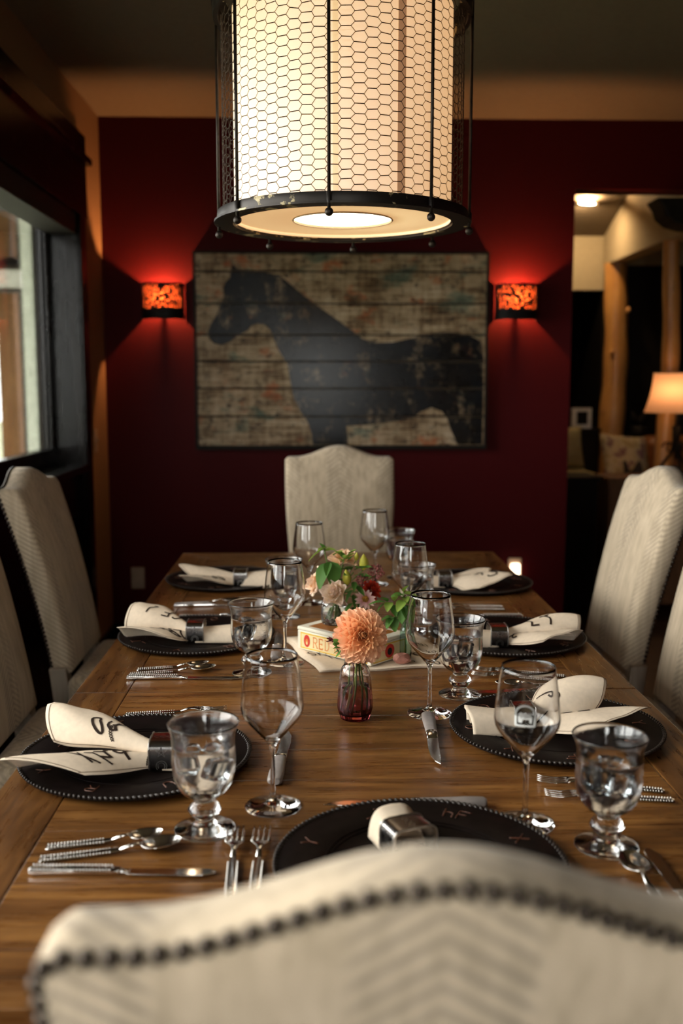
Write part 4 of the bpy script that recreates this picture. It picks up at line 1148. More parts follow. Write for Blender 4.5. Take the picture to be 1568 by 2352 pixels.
def make_fork():
    t = empty('dinner_fork'); L = .19
    b = B(); loft(b, [(0,.0060,.0016,.0022),(.003,.0085,.0020,.0026),(.065,.0070,.0020,.0030),(.105,.0045,.0020,.0048)]); h = b.build('handle', M['silver'], t, True, sharp=.7)
    beads(h, .095, .0070, .0046, M['silver_dull'])
    b = B(); loft(b, [(.103,.0045,.0020,.0048),(.118,.0030,.0022,.0090),(.128,.0060,.0014,.0100),(.138,.0118,.0011,.0088),(.146,.0125,.0010,.0074)], 8); b.build('neck', M['silver'], t, True)
    for k in range(4):
        y = (k-1.5)*.0073
        b = B(); loft(b, [(.143,.0021,.0010,.0078),(.165,.0016,.0010,.0052),(.182,.0013,.0009,.0060),(L,.0006,.0005,.0080)], 6); 
        b.V = [(x, yy+y, z) for x, yy, z in b.V]; b.build('tine', M['silver'], t, True)
    return t
def make_steak():
    t = empty('steak_knife')
    b = B(); loft(b, [(0,.008,.005,.0072),(.004,.0120,.0066,.0072),(.03,.0125,.0068,.0072),(.075,.0108,.0060,.0070),(.098,.0105,.0058,.0070)], 14, .8); b.build('handle', M['grip'], t, True, sharp=.7)
    b = B(); loft(b, [(.098,.0107,.0060,.0070),(.106,.0110,.0060,.0068),(.114,.0095,.0040,.0060),(.122,.0100,.0012,.0050)], 14, .8); b.build('bolster', M['silver'], t, True)
    poly = [(.116,-.0098),(.17,-.0115),(.205,-.010),(.228,-.004),(.240,.004),(.22,.0065),(.116,.0090)]
    bevel(B().prism(poly, .0042, .0060).build('blade', M['silver'], t), .0006)
    return t
PROTO = {}
def place(kind, maker, p, q, label, cat, group, flip=False):
    """p: handle end, q: tip (world xy on the table)"""
    if kind not in PROTO: PROTO[kind] = maker(); c = PROTO[kind]
    else: c = copy_tree(PROTO[kind])
    tag(c, label, cat, group); c.location = (p[0], p[1], TZ+.0002)
    c.rotation_euler = (0, 0, math.atan2(q[1]-p[1], q[0]-p[0]))
K = 'beaded silver table cutlery'
kn = lambda p, q, lb: place('knife', make_knife, p, q, lb, 'knife', K)
sp = lambda p, q, lb: place('spoon', lambda: make_spoon(.185), p, q, lb, 'spoon', K)
ts = lambda p, q, lb: place('teaspoon', lambda: make_spoon(.155), p, q, lb, 'spoon', K)
fk = lambda p, q, lb: place('fork', make_fork, p, q, lb, 'fork', K)
sk = lambda p, q, lb: place('steak', make_steak, p, q, lb, 'knife', 'grey handled steak knives')
kn((-.366,1.207), (-.128,1.197), 'silver table knife at the near left corner, below two spoons')
sp((-.363,1.237), (-.186,1.278), 'larger silver spoon at the near left corner, right above the knife')
ts((-.363,1.272), (-.215,1.302), 'smaller silver spoon at the near left corner, topmost of three pieces')
fk((-.105,1.13), (-.113,1.318), 'silver fork left of the nearest charger, the outer one')
fk((-.077,1.13), (-.076,1.318), 'silver fork left of the nearest charger, the inner one')
sk((-.066,1.475), (-.052,1.72), 'grey handled steak knife behind the near left wine glass stem')
sk((.206,1.785), (.196,1.53), 'grey handled steak knife pointing at the viewer, left of the near right charger')
sk((.249,1.391), (.0,1.397), 'grey handled steak knife lying across above the nearest charger')
sk((-.092,2.175), (-.094,2.42), 'steak knife upright beside the middle left charger, behind a wine glass')
kn((-.399,2.044), (-.155,2.036), 'silver table knife left below the middle left charger')
sp((-.399,2.068), (-.218,2.108), 'larger silver spoon below the middle left charger')
ts((-.389,2.104), (-.240,2.136), 'smaller silver spoon below the middle left charger, nearest the plate')
kn((-.397,2.722), (-.160,2.735), 'silver table knife below the far left charger')
sp((-.395,2.748), (-.220,2.788), 'silver spoon below the far left charger')
fk((-.367,2.604), (-.180,2.590), 'silver fork just above the middle left charger')
fk((-.359,1.808), (-.172,1.832), 'silver fork above the near left charger, behind the plate')
fk((.528,1.434), (.346,1.480), 'silver fork below the near right charger, nearer the plate')
fk((.531,1.400), (.343,1.425), 'silver fork below the near right charger, nearer the viewer')
fk((.526,2.030), (.343,2.086), 'silver fork below the middle right charger, nearer the plate')
fk((.511,1.995), (.328,2.050), 'silver fork below the middle right charger, farther from the plate')
kn((.551,1.930), (.314,1.926), 'silver table knife right above the near right charger')
sp((.550,1.957), (.368,1.972), 'silver spoon above the near right charger')
fk((.516,2.655), (.330,2.672), 'silver fork below the far right charger, nearer the viewer')
fk((.517,2.690), (.330,2.708), 'silver fork below the far right charger, nearer the plate')
kn((.548,2.576), (.312,2.582), 'silver table knife above the middle right charger')
sp((.413,1.045), (.406,1.228), 'silver spoon at the near right beside the big goblet foot')
kn((.444,1.010), (.440,1.243), 'silver table knife at the near right edge, right of the spoon')
# ------------------------------------------------------------------ centrepiece
# folded printed cloth
def cloth_pt(u, v):
    c = [Vector((-.075, 2.36)), Vector((.010, 2.080)), Vector((.300, 2.108)), Vector((.235, 2.37))]
    p = c[0]*(1-u)*(1-v) + c[1]*(1-u)*v + c[2]*u*v + c[3]*u*(1-v)
    return Vector((p.x+.004*math.sin(9*v), p.y+.004*math.sin(11*u), TZ+.0065+.0012*math.sin(7*u+3*v)*(1 if True else 0)))
tc = thing('folded_bandana', 'folded cream bandana with brand lettering under the cigar box', 'cloth', (0, 0, 0))
for lv in range(3):
    b = B(); zo = -.0022*lv; sh = .003*lv
    b.grid(lambda u, v: cloth_pt(u, v) + Vector((sh*(u-.5)*2, sh*(.5-v)*-1, zo)), 20, 20)
    o = b.build('fold', M['linen'], tc, True); sm = o.modifiers.new('s', 'SOLIDIFY'); sm.thickness = .0019; sm.offset = -1
    bm = bmesh.new(); bm.from_mesh(o.data)
    if sum(f.normal.z for f in bm.faces) < 0: bmesh.ops.reverse_faces(bm, faces=bm.faces)
    bm.to_mesh(o.data); bm.free()
def flat_items(txt, u0, v0, du, dv, w, rot=0.):
    out = []; x = 0; c_, s_ = math.cos(rot), math.sin(rot)
    for chn in txt:
        for st in GL.get(chn, []):
            out.append(([(u0+((x+a)*du)*c_-h*dv*s_, v0-(h*dv)*c_-((x+a)*du)*s_) for a, h in dens(st, .15)], w))
        x += 1.2
    return out
def flat_print(name, items, mat, parent, f, lift):
    b = B()
    for poly, w in items: ribbon(b, [f(u, v)+Vector((0,0,lift)) for u, v in poly], [(0,0,1)]*len(poly), w)
    return b.build(name, mat, parent)
flat_print('printed_marks', flat_items('K4', .22, .93, .05, .10, .0030, .1)+flat_items('XO', .80, .96, .05, .10, .0032)+flat_items('T4S', .60, .90, .04, .09, .0026)+flat_items('SRF', .04, .62, .06, .10, .0026)+flat_items('TEL', .14, .72, .05, .08, .0022)+flat_items('@U', .80, .70, .05, .1, .0026)
   + [([(.03+.25*math.sin(q*.13)*.3+q*.012, .55+.012*q+.03*math.sin(q*.5)) for q in range(30)], .0013)], M['print'], tc, cloth_pt, .0007)
# cigar box
z0b = TZ+.0085; bh = .053
A = Vector((-.044, 2.252)); Bc = Vector((.118, 2.096)); ux = (Bc-A).normalized(); uy = Vector((-ux.y, ux.x))
bl, bd = .224, .125
t = thing('cigar_box', 'cream cigar box lettered RED DOT with yellow borders', 'box', (A.x, A.y, z0b), math.atan2(ux.y, ux.x))
M['box_paper'] = simple('box_paper', (.80,.74,.60), .6, 0, .3, .04, 40); M['box_cream'] = simple('box_cream', (.82,.66,.36), .6, 0, .3, .05, 40)
M['box_yellow'] = simple('box_yellow', (.76,.46,.03), .5); M['box_red'] = simple('box_red', (.60,.035,.02), .5); M['box_ltr'] = simple('box_ltr', (.72,.22,.05), .5)
M['box_amber'] = simple('box_amber', (.36,.13,.025), .45); M['box_black'] = simple('box_black', (.02,.015,.012), .5)
bevel(slab('body', [(0, bl, 0, bd, 0, bh-.009)], M['box_paper'], t), .002)
lid = bevel(slab('lid', [(-.0008, bl+.0008, -.0008, bd+.0008, bh-.0085, bh)], M['box_paper'], t), .0025)
slab('front_label', [(.010, bl-.010, -.0005, .0002, .0035, bh-.0125)], M['box_yellow'], t)
slab('label_field', [(.013, bl-.013, -.0008, -.0003, .0062, bh-.0152)], M['box_cream'], t)
slab('end_label', [(bl-.0002, bl+.0006, .008, bd-.008, .0035, bh-.0125)], M['box_yellow'], t)
slab('end_field', [(bl+.0002, bl+.0009, .011, bd-.011, .0062, bh-.0152)], M['box_cream'], t)
def disc(name, mat, f, rx, rz, parent):
    P = arc(0, 0, rx, rz, 0, 360, 28)[:-1]
    return mesh(name, [f(*p) for p in P], [tuple(range(len(P)))], mat, parent)
for xc in (.031, bl-.031):
    d = disc('red_dot', M['box_red'], lambda u, v: (xc+u, -.0011, .0225+v), .0098, .0145, t)
    disc('dot_figure', M['box_ltr'], lambda u, v: (xc+u, -.0013, .0205+v), .0045, .0075, d); disc('dot_figure', M['box_cream'], lambda u, v: (xc+u, -.0015, .0175+v), .0022, .0040, d)
d = disc('red_dot', M['box_red'], lambda u, v: (bl+.0012, bd*.5+u, .0225+v), .016, .0155, t)
disc('dot_figure', M['box_black'], lambda u, v: (bl+.0014, bd*.5+u, .0215+v), .008, .0085, d)
b = B(); x = .052; hgt = .023
for chn in 'RED DOT':
    if chn == ' ': x += .011; continue
    for st in serif_strokes(chn):
        P = [(x+u*.0150, -.0012, .0110+v*hgt) for u, v in dens(st, .12)]
        vert = abs(st[0][0]-st[-1][0]) < .05 and abs(st[0][1]-st[-1][1]) > .5
        ribbon(b, P, [(0,-1,0)]*len(P), .0032 if vert else .0020)
    x += .0185
b.build('lettering', M['box_ltr'], t)
slab('lid_panel', [(.022, bl-.022, .014, bd-.014, bh, bh+.0005)], M['box_amber'], t)
for i, (rx, rz, mt) in enumerate(((.040,.030,'box_yellow'),(.037,.027,'box_black'),(.033,.0235,'box_yellow'),(.030,.021,'box_black'))):
    disc('lid_emblem', M[mt], lambda u, v: (bl*.5+u, bd*.5+v, bh+.0008+.0002*i), rx, rz, t)
# little brass latch pins on the front
for xx in (.07, .09): B().ball((xx, -.001, .0035), .0014, 6, 4).build('pin', M['silver_dull'], t, True)

# ---- purple ombre bottle with the dahlia
VX, VY = .071, 1.79
t = thing('bud_vase', 'smoky purple ribbed glass bud vase holding the big dahlia', 'vase', (VX, VY, TZ+.0002))
def fluted(prof, n=72, amp=.03, lo=.02, hi=.085, ribs=12):
    V = []; F = []
    for r, z in prof:
        k_ = smooth((z-lo)/.01)*smooth((hi-z)/.02)
        for k in range(n): a = 2*PI*k/n; q = r*(1+amp*k_*(.5+.5*math.cos(ribs*a))-amp*k_); V.append((q*math.cos(a), q*math.sin(a), z))
    for i in range(len(prof)-1):
        for k in range(n): k2 = (k+1) % n; F.append((i*n+k, i*n+k2, (i+1)*n+k2, (i+1)*n+k))
    return V, F
po = [(.0001,.0),(.024,.0),(.0275,.003),(.0325,.018),(.0330,.028),(.0315,.055),(.0290,.080),(.0262,.094),(.0215,.101),(.0195,.106),(.0195,.118),(.0215,.1215)]
pi_ = [(.0195,.1215),(.0178,.117),(.0178,.106),(.0195,.100),(.0240,.092),(.0268,.080),(.0293,.055),(.0306,.028),(.0300,.020),(.0255,.010),(.0001,.009)]
V, F = fluted(dense_prof(po, 3)+dense_prof(pi_, 3)); mesh('glass_body', V, F, M['purple_glass'], t, True)
B().lathe([(0,.0095),(.0250,.0105),(.0296,.020),(.0300,.028),(.0288,.055),(.0280,.062),(0,.062)], 32).build('water', M['water'], t, True, True)

# ---- petals
def petal_mesh(name, W, cup, bend, tip=.5, mat=None, nu=6, nv=4, ruffle=0., notch=0., fold=0.):
    b = B()
    def f(u, v):
        y = 2*v-1; w = W*(math.sin(PI*min(1., u**tip*.94+.03))**.75)*(1-.15*u)
        x = u*(1-notch*abs(y)*u)
        z = cup*w*(y*y) + bend*u*u + ruffle*math.sin(y*7+u*5)*u*u + fold*abs(y)*w
        return (x, y*w, z)
    b.grid(f, nu, nv)
    me = bpy.data.meshes.new(name); me.from_pydata(b.V, [], b.F); me.shade_smooth()
    if mat: me.materials.append(mat)
    return me
def petal_mat(name, base, tip, translucent=.25):
    t = NT(name); tc = t.node('TexCoord'); sx = t.node('SeparateXYZ'); t.L(tc.outputs['Object'], sx.inputs[0])
    oi = t.node('ObjectInfo')
    c = t.ramp(sx.outputs['X'], [(.15, base), (.95, tip)])
    c = t.mix(.85, c, oi.outputs['Color'], 'MULTIPLY')
    vein = t.noise(t.coord('Object', (2, 26, 2)), 2, 3); c = t.mix(t.ramp(vein, [(.4, .0), (.7, .12)]), c, base)
    t.bsdf(c, .55, 0, .25, **{'Subsurface Weight': 0.0})
    tr = t.node('BsdfTranslucent'); t.L(c, tr.inputs[0]); mx = t.node('MixShader'); mx.inputs[0].default_value = translucent
    t.L(t.b.outputs[0], mx.inputs[1]); t.L(tr.outputs[0], mx.inputs[2]); t.L(mx.outputs[0], t.out.inputs[0]); return t.m
M['dahlia'] = petal_mat('dahlia_petal', (.97,.47,.20), (1.0,.66,.42))
M['lisi'] = petal_mat('lisianthus_petal', (.95,.74,.48), (1.0,.80,.68))
M['zinnia'] = petal_mat('zinnia_petal', (.70,.32,.32), (1.,.76,.70))
M['redp'] = petal_mat('red_petal', (.40,.03,.015), (.55,.05,.02))
M['leafm'] = petal_mat('leaf_green', (.060,.150,.028), (.12,.27,.05), .3)
M['leaf_lt'] = petal_mat('leaf_light', (.17,.27,.04), (.30,.42,.08), .35)
M['stem'] = simple('stem', (.12,.19,.045), .5, 0, .4, .3, 60); M['stem_lt'] = simple('stem_lt', (.30,.36,.08), .5, 0, .4, .2, 60)
M['budm'] = simple('bud_yellow', (.50,.46,.06), .5, 0, .3, .3, 40); M['sedum'] = simple('sedum_pink', (.30,.10,.09), .6, 0, .3, .6, 90)
M['disk'] = simple('zinnia_disk', (.42,.19,.03), .7, 0, .2, .8, 220, .6); M['darkeye'] = simple('dark_eye', (.06,.02,.012), .7); M['maroon'] = simple('maroon', (.10,.008,.02), .5)
def orient(axis):
    return Vector((0,0,1)).rotation_difference(Vector(axis).normalized())
def flower(parent, center, axis, meshes, n, len0, len1, el0, el1, rad0, rad1, h0, h1, col0, col1, name='petal', jit=.12, seed=1, spin=0.):
    q = orient(axis); rnd = random.Random(seed)
    for k in range(n):
        f = (k+.5)/n; a = k*2.39996+spin; el = math.radians(lerp(el0, el1, f**.85))+rnd.gauss(0, jit*.6); L_ = lerp(len0, len1, f**.7)*(1+rnd.gauss(0, jit*.5))
        r = lerp(rad0, rad1, f); h = lerp(h0, h1, f)
        loc = Vector((r*math.cos(a), r*math.sin(a), h))
        rot = Quaternion((0,0,1), a) @ Quaternion((0,1,0), -el) @ Quaternion((1,0,0), rnd.gauss(0, jit))
        me = meshes[k % len(meshes)] if len(meshes) > 1 else meshes[0]
        o = bpy.data.objects.new(name, me); link(o, parent)
        o.rotation_mode = 'QUATERNION'; o.rotation_quaternion = q @ rot; o.location = Vector(center) + q @ loc; o.scale = (L_, L_, L_)
        v = rnd.uniform(.9, 1.08); o.color = (min(1, lerp(col0[0], col1[0], f)*v), lerp(col0[1], col1[1], f)*v, lerp(col0[2], col1[2], f)*v, 1)
def leaf(parent, p, d, L_, W, mat='leafm', roll=0., droop=-.25, me={}):
    key = (mat, round(W, 2), round(droop, 2))
    if key not in me: me[key] = petal_mesh('leaf', W, 0, droop, .75, M[mat], 8, 4, .0, .0, .35)
    o = bpy.data.objects.new('leaf', me[key]); link(o, parent); d = Vector(d).normalized()
    x = d; up = Vector((0,0,1)); y = up.cross(x); y = y.normalized() if y.length > 1e-4 else Vector((0,1,0)); z = x.cross(y)
    R_ = Matrix((x, y, z)).transposed().to_quaternion() @ Quaternion((1,0,0), roll)
    o.rotation_mode = 'QUATERNION'; o.rotation_quaternion = R_; o.location = p; o.scale = (L_, L_, L_); v = random.uniform(.75, 1.1); o.color = (v, v, v, 1); return o
# dahlia
t = thing('dahlia', 'big peach orange dahlia bloom in the purple vase', 'flower', (VX, VY, TZ))
DC = Vector((.012, -.018, .162)); ax = Vector((.12, -.93, .22))
pm = [petal_mesh('petal', .38, .9, .16, .62, M['dahlia'], 6, 4), petal_mesh('petal', .33, 1.1, .20, .55, M['dahlia'], 6, 4), petal_mesh('petal', .42, .7, .10, .66, M['dahlia'], 6, 4)]
flower(t, DC, ax, pm, 138, .013, .045, 86, -40, .0015, .0125, .016, -.012, (.97,.76,.42), (1.0,.92,1.02), 'petal', .10, 11)
flower(t, DC+ax.normalized()*.004, ax, [pm[1]], 14, .008, .013, 95, 75, .001, .006, .014, .014, (.75,.55,.30), (.9,.72,.4), 'petal', .08, 12)
B().ball(DC+ax.normalized()*.0225, .0062, 10, 6).build('flower_eye', M['darkeye'], t, True)
B().ball(DC-ax.normalized()*.014, .012, 10, 6).build('calyx', M['stem'], t, True)
b = B(); b.tube(spline([DC-ax.normalized()*.018, DC-ax.normalized()*.03+Vector((0,0,-.02)), Vector((.004,.004,.10)), Vector((-.012,.006,.012))], 8), .0026, 8); b.build('stem', M['stem_lt'], t, True)
for q in [((-.010,.008,.11), (-.020,.004,.013)), ((.008,.004,.11), (.018,-.008,.013)), ((.002,-.006,.105), (-.006,-.012,.012)), ((.006,.008,.11), (.008,.012,.012))]:
    B().tube(spline([q[0], ((q[0][0]+q[1][0])/2+.003, (q[0][1]+q[1][1])/2, .06), q[1]], 6), .0018, 6).build('stem', M['stem'], t, True)
for k in range(5): leaf(t, (-.020-.002*k, -.004*k, .128+.004*k), (-.8, -.3, -.3+.25*k), .020, .3, 'leafm', .4*k).data.materials[0]
t2 = thing('maroon_blossom', 'small dark maroon blossom tucked beside the dahlia', 'flower', (VX-.040, VY-.004, TZ+.150))
for k in range(6):
    me_ = petal_mesh('petal', .2, .4, .2, .6, M['maroon'], 5, 3) if k == 0 else me_
    o = bpy.data.objects.new('petal', me_); link(o, t2); o.scale = (.015,)*3; o.rotation_euler = (k*.9, .5*math.sin(k*2.), 2.2+k*.8)
b = B(); b.tube(spline([(0,0,0), (.012,.012,-.03), (.036,.002,-.045), (.034,-.004,-.10)], 6), .0012, 6); b.build('stem', M['maroon'], t2, True)

# ---- clear jar with the mixed bouquet on the box
JX, JY, JZ = .046, 2.325, z0b+bh+.0012
# jar stands on the lid (keep it inside the lid outline)
JX, JY = A.x+ux.x*.050+uy.x*.072, A.y+ux.y*.050+uy.y*.072
t = thing('glass_jar', 'short clear glass jar on the cigar box holding the bouquet', 'jar', (JX, JY, JZ))
po = [(.0001,0),(.026,0),(.030,.004),(.0315,.012),(.0315,.042),(.0285,.052),(.0235,.056),(.0235,.066),(.0245,.068)]
pi_ = [(.0225,.068),(.0215,.064),(.0215,.056),(.0265,.051),(.0293,.042),(.0293,.012),(.0270,.006),(.0001,.005)]
B().lathe(dense_prof(po, 3)+dense_prof(pi_, 3), 40).build('glass_body', M['glass'], t, True, True)
B().lathe([(0,.0054),(.0268,.0064),(.0289,.012),(.0289,.040),(0,.040)], 32).build('water', M['water'], t, True, True)
def stem_thing(name, label, cat, head, base=None, r=.0016, mat='stem', group='bouquet stems'):
    t = thing(name, label, cat, (JX, JY, JZ), 0, group)
    h = Vector(head); bs = Vector(base or (-h.x*.35, .2*h.y, .010))
    nk = Vector((max(-.012, min(.012, h.x*.22)), max(-.012, min(.012, h.y*.3)), .066))
    b = B(); b.tube(spline([bs, nk, nk*.45+h*.55+Vector((0,0,.004)), h], 8), r, 6); b.build('stem', M[mat], t, True); return t
lm = [petal_mesh('petal', .66, .50, .22, .36, M['lisi'], 7, 8, .09), petal_mesh('petal', .72, .60, .12, .34, M['lisi'], 7, 8, .11)]
def W(px, pz, dy=0.): return Vector((px-JX, dy, pz-JZ))
t = stem_thing('lisianthus', 'front pale pink ruffled lisianthus in the bouquet', 'flower', W(.044, .891, -.045), (.01,.01,.012))
flower(t, W(.046, .903, -.050), (-.42, -.75, .5), lm, 26, .017, .034, 86, 10, .001, .006, .006, -.003, (1,.93,.85), (1.02,1,1), 'petal', .16, 5)
t = stem_thing('lisianthus', 'pale pink lisianthus at the left edge of the bouquet', 'flower', W(.006, .912, .0), (.012,-.01,.012))
flower(t, W(.004, .917, .0), (-.8, -.3, .25), lm, 18, .016, .031, 82, 0, .001, .006, .005, -.003, (1,.90,.78), (1,.9,.82), 'petal', .18, 6)
t = stem_thing('lisianthus', 'peach lisianthus at the back of the bouquet below the top leaves', 'flower', W(.064, .962, .02), (-.01,-.012,.012))
flower(t, W(.064, .967, .02), (.0, -.35, .9), lm, 20, .016, .033, 80, -5, .001, .006, .005, -.003, (1,.85,.65), (1,.85,.72), 'petal', .18, 8)
for i, (px, pz, dy, lb) in enumerate(((.071, .935, -.022, 'yellow green flower bud in the middle of the bouquet'), (.109, .965, .0, 'yellow green flower bud at the upper right of the bouquet'), (.092, .985, .01, 'small pale bud at the top of the bouquet'))):
    hd = W(px, pz-.016, dy); t = stem_thing('flower_bud', lb, 'flower bud', hd, (.014-.012*i, .012*(i-1), .012), .0014); s_ = (1, 1.05, .55)[i]
    q = orient((.1*(i-1), -.15, 1))
    V = []; n = 12; pr = [(.003,0),(.0085,.006),(.0105,.014),(.0085,.024),(.004,.032),(.0006,.037)]
    b = B(); b.lathe(pr, n); b.V = [tuple(hd + q @ (Vector((x*(1+.12*math.sin(5*math.atan2(y, x)+z*90)), y*(1+.12*math.sin(5*math.atan2(y, x)+z*90)), z))*s_)) for x, y, z in b.V]
    b.build('bud', M['budm'], t, True)
    for k in range(5): leaf(t, hd+Vector((0,0,.001)), (math.cos(k*1.26), math.sin(k*1.26), .9), .018*s_, .14, 'leaf_lt', 0, .3)
t = stem_thing('zinnia', 'small pink zinnia with golden centre, right of the pink lisianthus', 'flower', W(.110, .880, -.028), (-.012,-.006,.012))
zm = [petal_mesh('petal', .26, .25, -.08, .8, M['zinnia'], 5, 3)]
zc = W(.111, .887, -.036); za = Vector((.15, -.85, .5))
flower(t, zc, za, zm, 15, .0185, .0195, 10, 2, .005, .006, .001, -.001, (1,1,1), (1,.95,.95), 'petal', .05, 9)
q = orient(za); b = B()
for k in range(46):
    f = k/46; a = k*2.39996; r = .0078*math.sqrt(f); b.ball(zc+q @ Vector((r*math.cos(a), r*math.sin(a), .0045*(1-f)+.0018)), .0013, 5, 4)
b.ball(zc+q @ Vector((0,0,.001)), .0065, 10, 6, (1,1,.5), q.to_matrix()); b.build('flower_disk', M['disk'], t, True)
t = stem_thing('red_flower', 'deep red flower half hidden behind the zinnia', 'flower', W(.128, .893, .012), (-.014,.006,.012))
flower(t, W(.128, .898, .012), (.5, -.5, .6), [petal_mesh('petal', .32, .5, .1, .6, M['redp'], 5, 3)], 40, .012, .028, 85, -20, .001, .006, .006, -.004, (1,.9,.8), (1,1,1), 'petal', .1, 10)
for i, (px, pz, dy, lb) in enumerate(((.137, .945, .005, 'larger pink sedum cluster at the right of the bouquet'), (.105, .930, -.008, 'smaller dark sedum cluster beside the middle bud'))):
    hd = W(px, pz-.012, dy); t = stem_thing('sedum', lb, 'flower', hd, (-.006, .012, .012), .0015)
    b = B(); rnd = random.Random(30+i); R_ = (.024, .017)[i]; n = (95, 50)[i]
    for k in range(n):
        v = Vector((rnd.gauss(0,1), rnd.gauss(0,1), rnd.gauss(0,1))).normalized()*R_*rnd.uniform(.55, 1.); v.z = v.z*.75+.010
        b.ball(hd+v, rnd.uniform(.0018, .0032), 5, 4)
    b.build('floret_cluster', M['sedum'], t, True)
    for k in range(4): B().tube([hd-Vector((0,0,.012)), hd+Vector((.010*math.cos(k*1.6), .010*math.sin(k*1.6), .004))], .0009, 5).build('branch', M['maroon'], t, True)
t = stem_thing('leafy_sprig', 'green leafy sprig rising at the upper left of the bouquet', 'foliage', W(.018, .998, .0), (.012,.006,.012))
tp = W(.018, .998, .0)
for d, L_, W_, mt, ro, off in (((-1,-.1,-.45), .045, .26, 'leaf_lt', .2, (0,0,0)), ((.3,-.5,.4), .022, .30, 'leaf_lt', 0, (0,0,0)), ((-.3,-.4,.7), .024, .30, 'leafm', 0, (0,0,0)), ((.8,-.2,.3), .024, .3, 'leaf_lt', .4, (.002,0,-.004)), ((-.6,-.7,.1), .022, .3, 'leaf_lt', 0, (0,0,.002)),
      ((-.55,-.75,-.75), .066, .34, 'leafm', .15, (.012,-.014,-.030)), ((.15,-.7,-.65), .062, .36, 'leafm', -.1, (.014,-.014,-.028)), ((.5,-.4,.5), .028, .36, 'leaf_lt', .2, (.022,-.005,-.014))):
    leaf(t, tp+Vector(off), d, L_, W_, mt, ro)
t = stem_thing('leafy_sprig', 'round leaved green sprig above the peach lisianthus', 'foliage', W(.065, .985, -.01), (0,-.012,.012))
tp = W(.065, .985, -.01)
for k in range(9):
    a = k*2.4; leaf(t, tp+Vector((.010*math.cos(a), .006*math.sin(a), -.006*(k % 4)+.004)), (math.cos(a), -.5+.3*math.sin(a), .45), .021, .40, 'leaf_lt' if k % 3 else 'leafm', .3*math.sin(a), .1)
t = stem_thing('leafy_sprig', 'dark green leaves among the buds in the middle of the bouquet', 'foliage', W(.085, .945, -.010), (.004,.014,.012))
tp = W(.085, .945, -.010)
for k in range(12):
    a = k*2.4; leaf(t, tp+Vector((.016*math.cos(a), .010*math.sin(a), -.008*(k % 5)+.012)), (math.cos(a), -.6+.3*math.sin(a), .2), .030, .33, 'leafm', .3*math.sin(a), -.1)
t = stem_thing('leafy_sprig', 'narrow dark leaves hanging between the pink lisianthus and the zinnia', 'foliage', W(.086, .905, -.022), (.006,-.014,.012))
tp = W(.086, .905, -.022)
for k in range(7): leaf(t, tp+Vector((.006*math.sin(k*2.), 0, -.010*k+.02)), (.5*math.sin(k*2.2), -.5, -.5+.3*math.cos(k)), .032, .22, 'leafm', .3*math.sin(k*1.3), -.15)
# ---- green glass bottle with leafy stems, rose quartz rock
GX, GY, GZ = .199, 2.168, TZ+.0088
t = thing('green_bottle', 'slim pale green glass bottle on the bandana right of the box', 'bottle', (GX, GY, GZ))
po = [(.0001,0),(.011,0),(.013,.002),(.013,.055),(.0125,.064),(.0105,.070),(.0105,.084),(.0125,.086)]
pi_ = [(.0105,.086),(.0092,.083),(.0092,.070),(.0112,.063),(.0117,.055),(.0117,.004),(.0001,.003)]
B().lathe(dense_prof(po, 3)+dense_prof(pi_, 3), 32).build('glass_body', M['green_glass'], t, True, True)
def sprig(label, tip, leaves, base=(0,0,.006)):
    t = thing('leafy_sprig', label, 'foliage', (GX, GY, GZ), 0, 'leafy stems in the green bottle')
    p = spline([base, (0,0,.06), (tip[0]*.4, tip[1]*.4, .088), tip], 8); B().tube(p, .0012, 6).build('stem', M['stem'], t, True)
    for off, d, L_, W_, mt, ro in leaves: leaf(t, Vector(tip)+Vector(off), d, L_, W_, mt, ro)
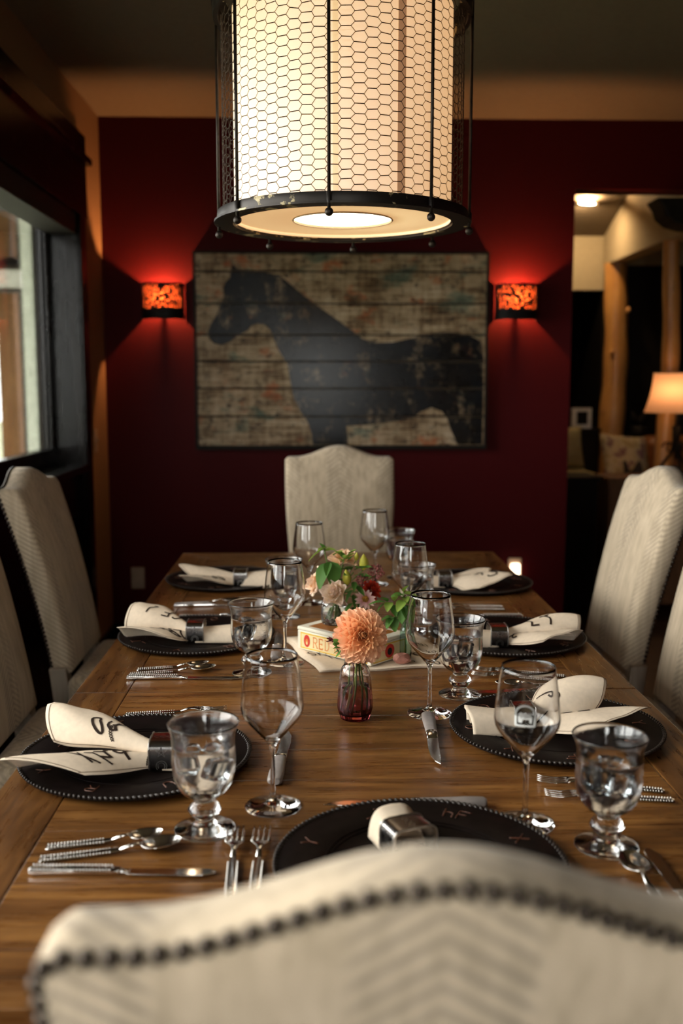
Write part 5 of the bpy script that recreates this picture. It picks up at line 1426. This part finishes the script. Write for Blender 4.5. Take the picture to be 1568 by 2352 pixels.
sprig('upright green sprig in the slim green bottle', (-.006, -.004, .150), [((0,0,0),(.3,-.4,.8),.024,.3,'leaf_lt',0), ((0,0,-.004),(.9,-.4,.1),.028,.33,'leaf_lt',.2), ((0,0,-.008),(-.9,-.4,.2),.030,.36,'leafm',-.2), ((0,0,-.014),(.7,-.6,-.4),.030,.36,'leafm',.2), ((0,0,-.02),(-.4,-.7,-.3),.034,.36,'leaf_lt',-.2), ((0,0,-.03),(.4,-.6,-.8),.042,.36,'leafm',.1), ((0,0,-.03),(-.2,-.5,-.9),.040,.34,'leafm',0), ((.002,0,-.012),(.1,-.9,.0),.026,.4,'leaf_lt',0)])
sprig('green sprig leaning left out of the slim green bottle', (-.046, .0, .125), [((0,0,0),(-1,-.2,.15),.038,.26,'leafm',0), ((.004,0,.002),(-.5,-.5,.6),.028,.3,'leafm',.2), ((.01,0,.0),(-.2,-.7,-.2),.030,.36,'leaf_lt',0), ((.016,0,-.006),(.2,-.6,-.5),.028,.36,'leafm',.2), ((.02,0,.004),(.1,-.4,.8),.024,.34,'leaf_lt',0), ((0,0,-.002),(-.8,-.4,-.4),.026,.3,'leafm',.3)])
sprig('dark leaf cluster low behind the dahlia, from the green bottle', (-.028, .006, .090), [((0,0,0),(-.5,-.4,-.5),.030,.4,'leafm',0), ((0,0,0),(.1,-.5,-.8),.032,.4,'leafm',.3), ((0,0,0),(-.9,-.2,.0),.028,.4,'leafm',0), ((0,0,0),(-.2,-.8,.3),.024,.4,'leafm',0)])
t = thing('rose_rock', 'small pinkish rough stone on the bandana before the green bottle', 'stone', (.186, 2.118, TZ+.0088))
M['rock'] = simple('rock', (.36,.15,.11), .5, 0, .5, .35, 60, .5)
bm = bmesh.new(); bmesh.ops.create_icosphere(bm, subdivisions=2, radius=1.); rnd = random.Random(2)
for v in bm.verts:
    k_ = 1+rnd.uniform(-.22, .18); v.co = Vector((v.co.x*.021*k_, v.co.y*.015*k_, max(0., (v.co.z*.72+.62)*.0165*k_)))
me = bpy.data.meshes.new('stone_body'); bm.to_mesh(me); bm.free(); me.materials.append(M['rock']); link(bpy.data.objects.new('stone_body', me), t)
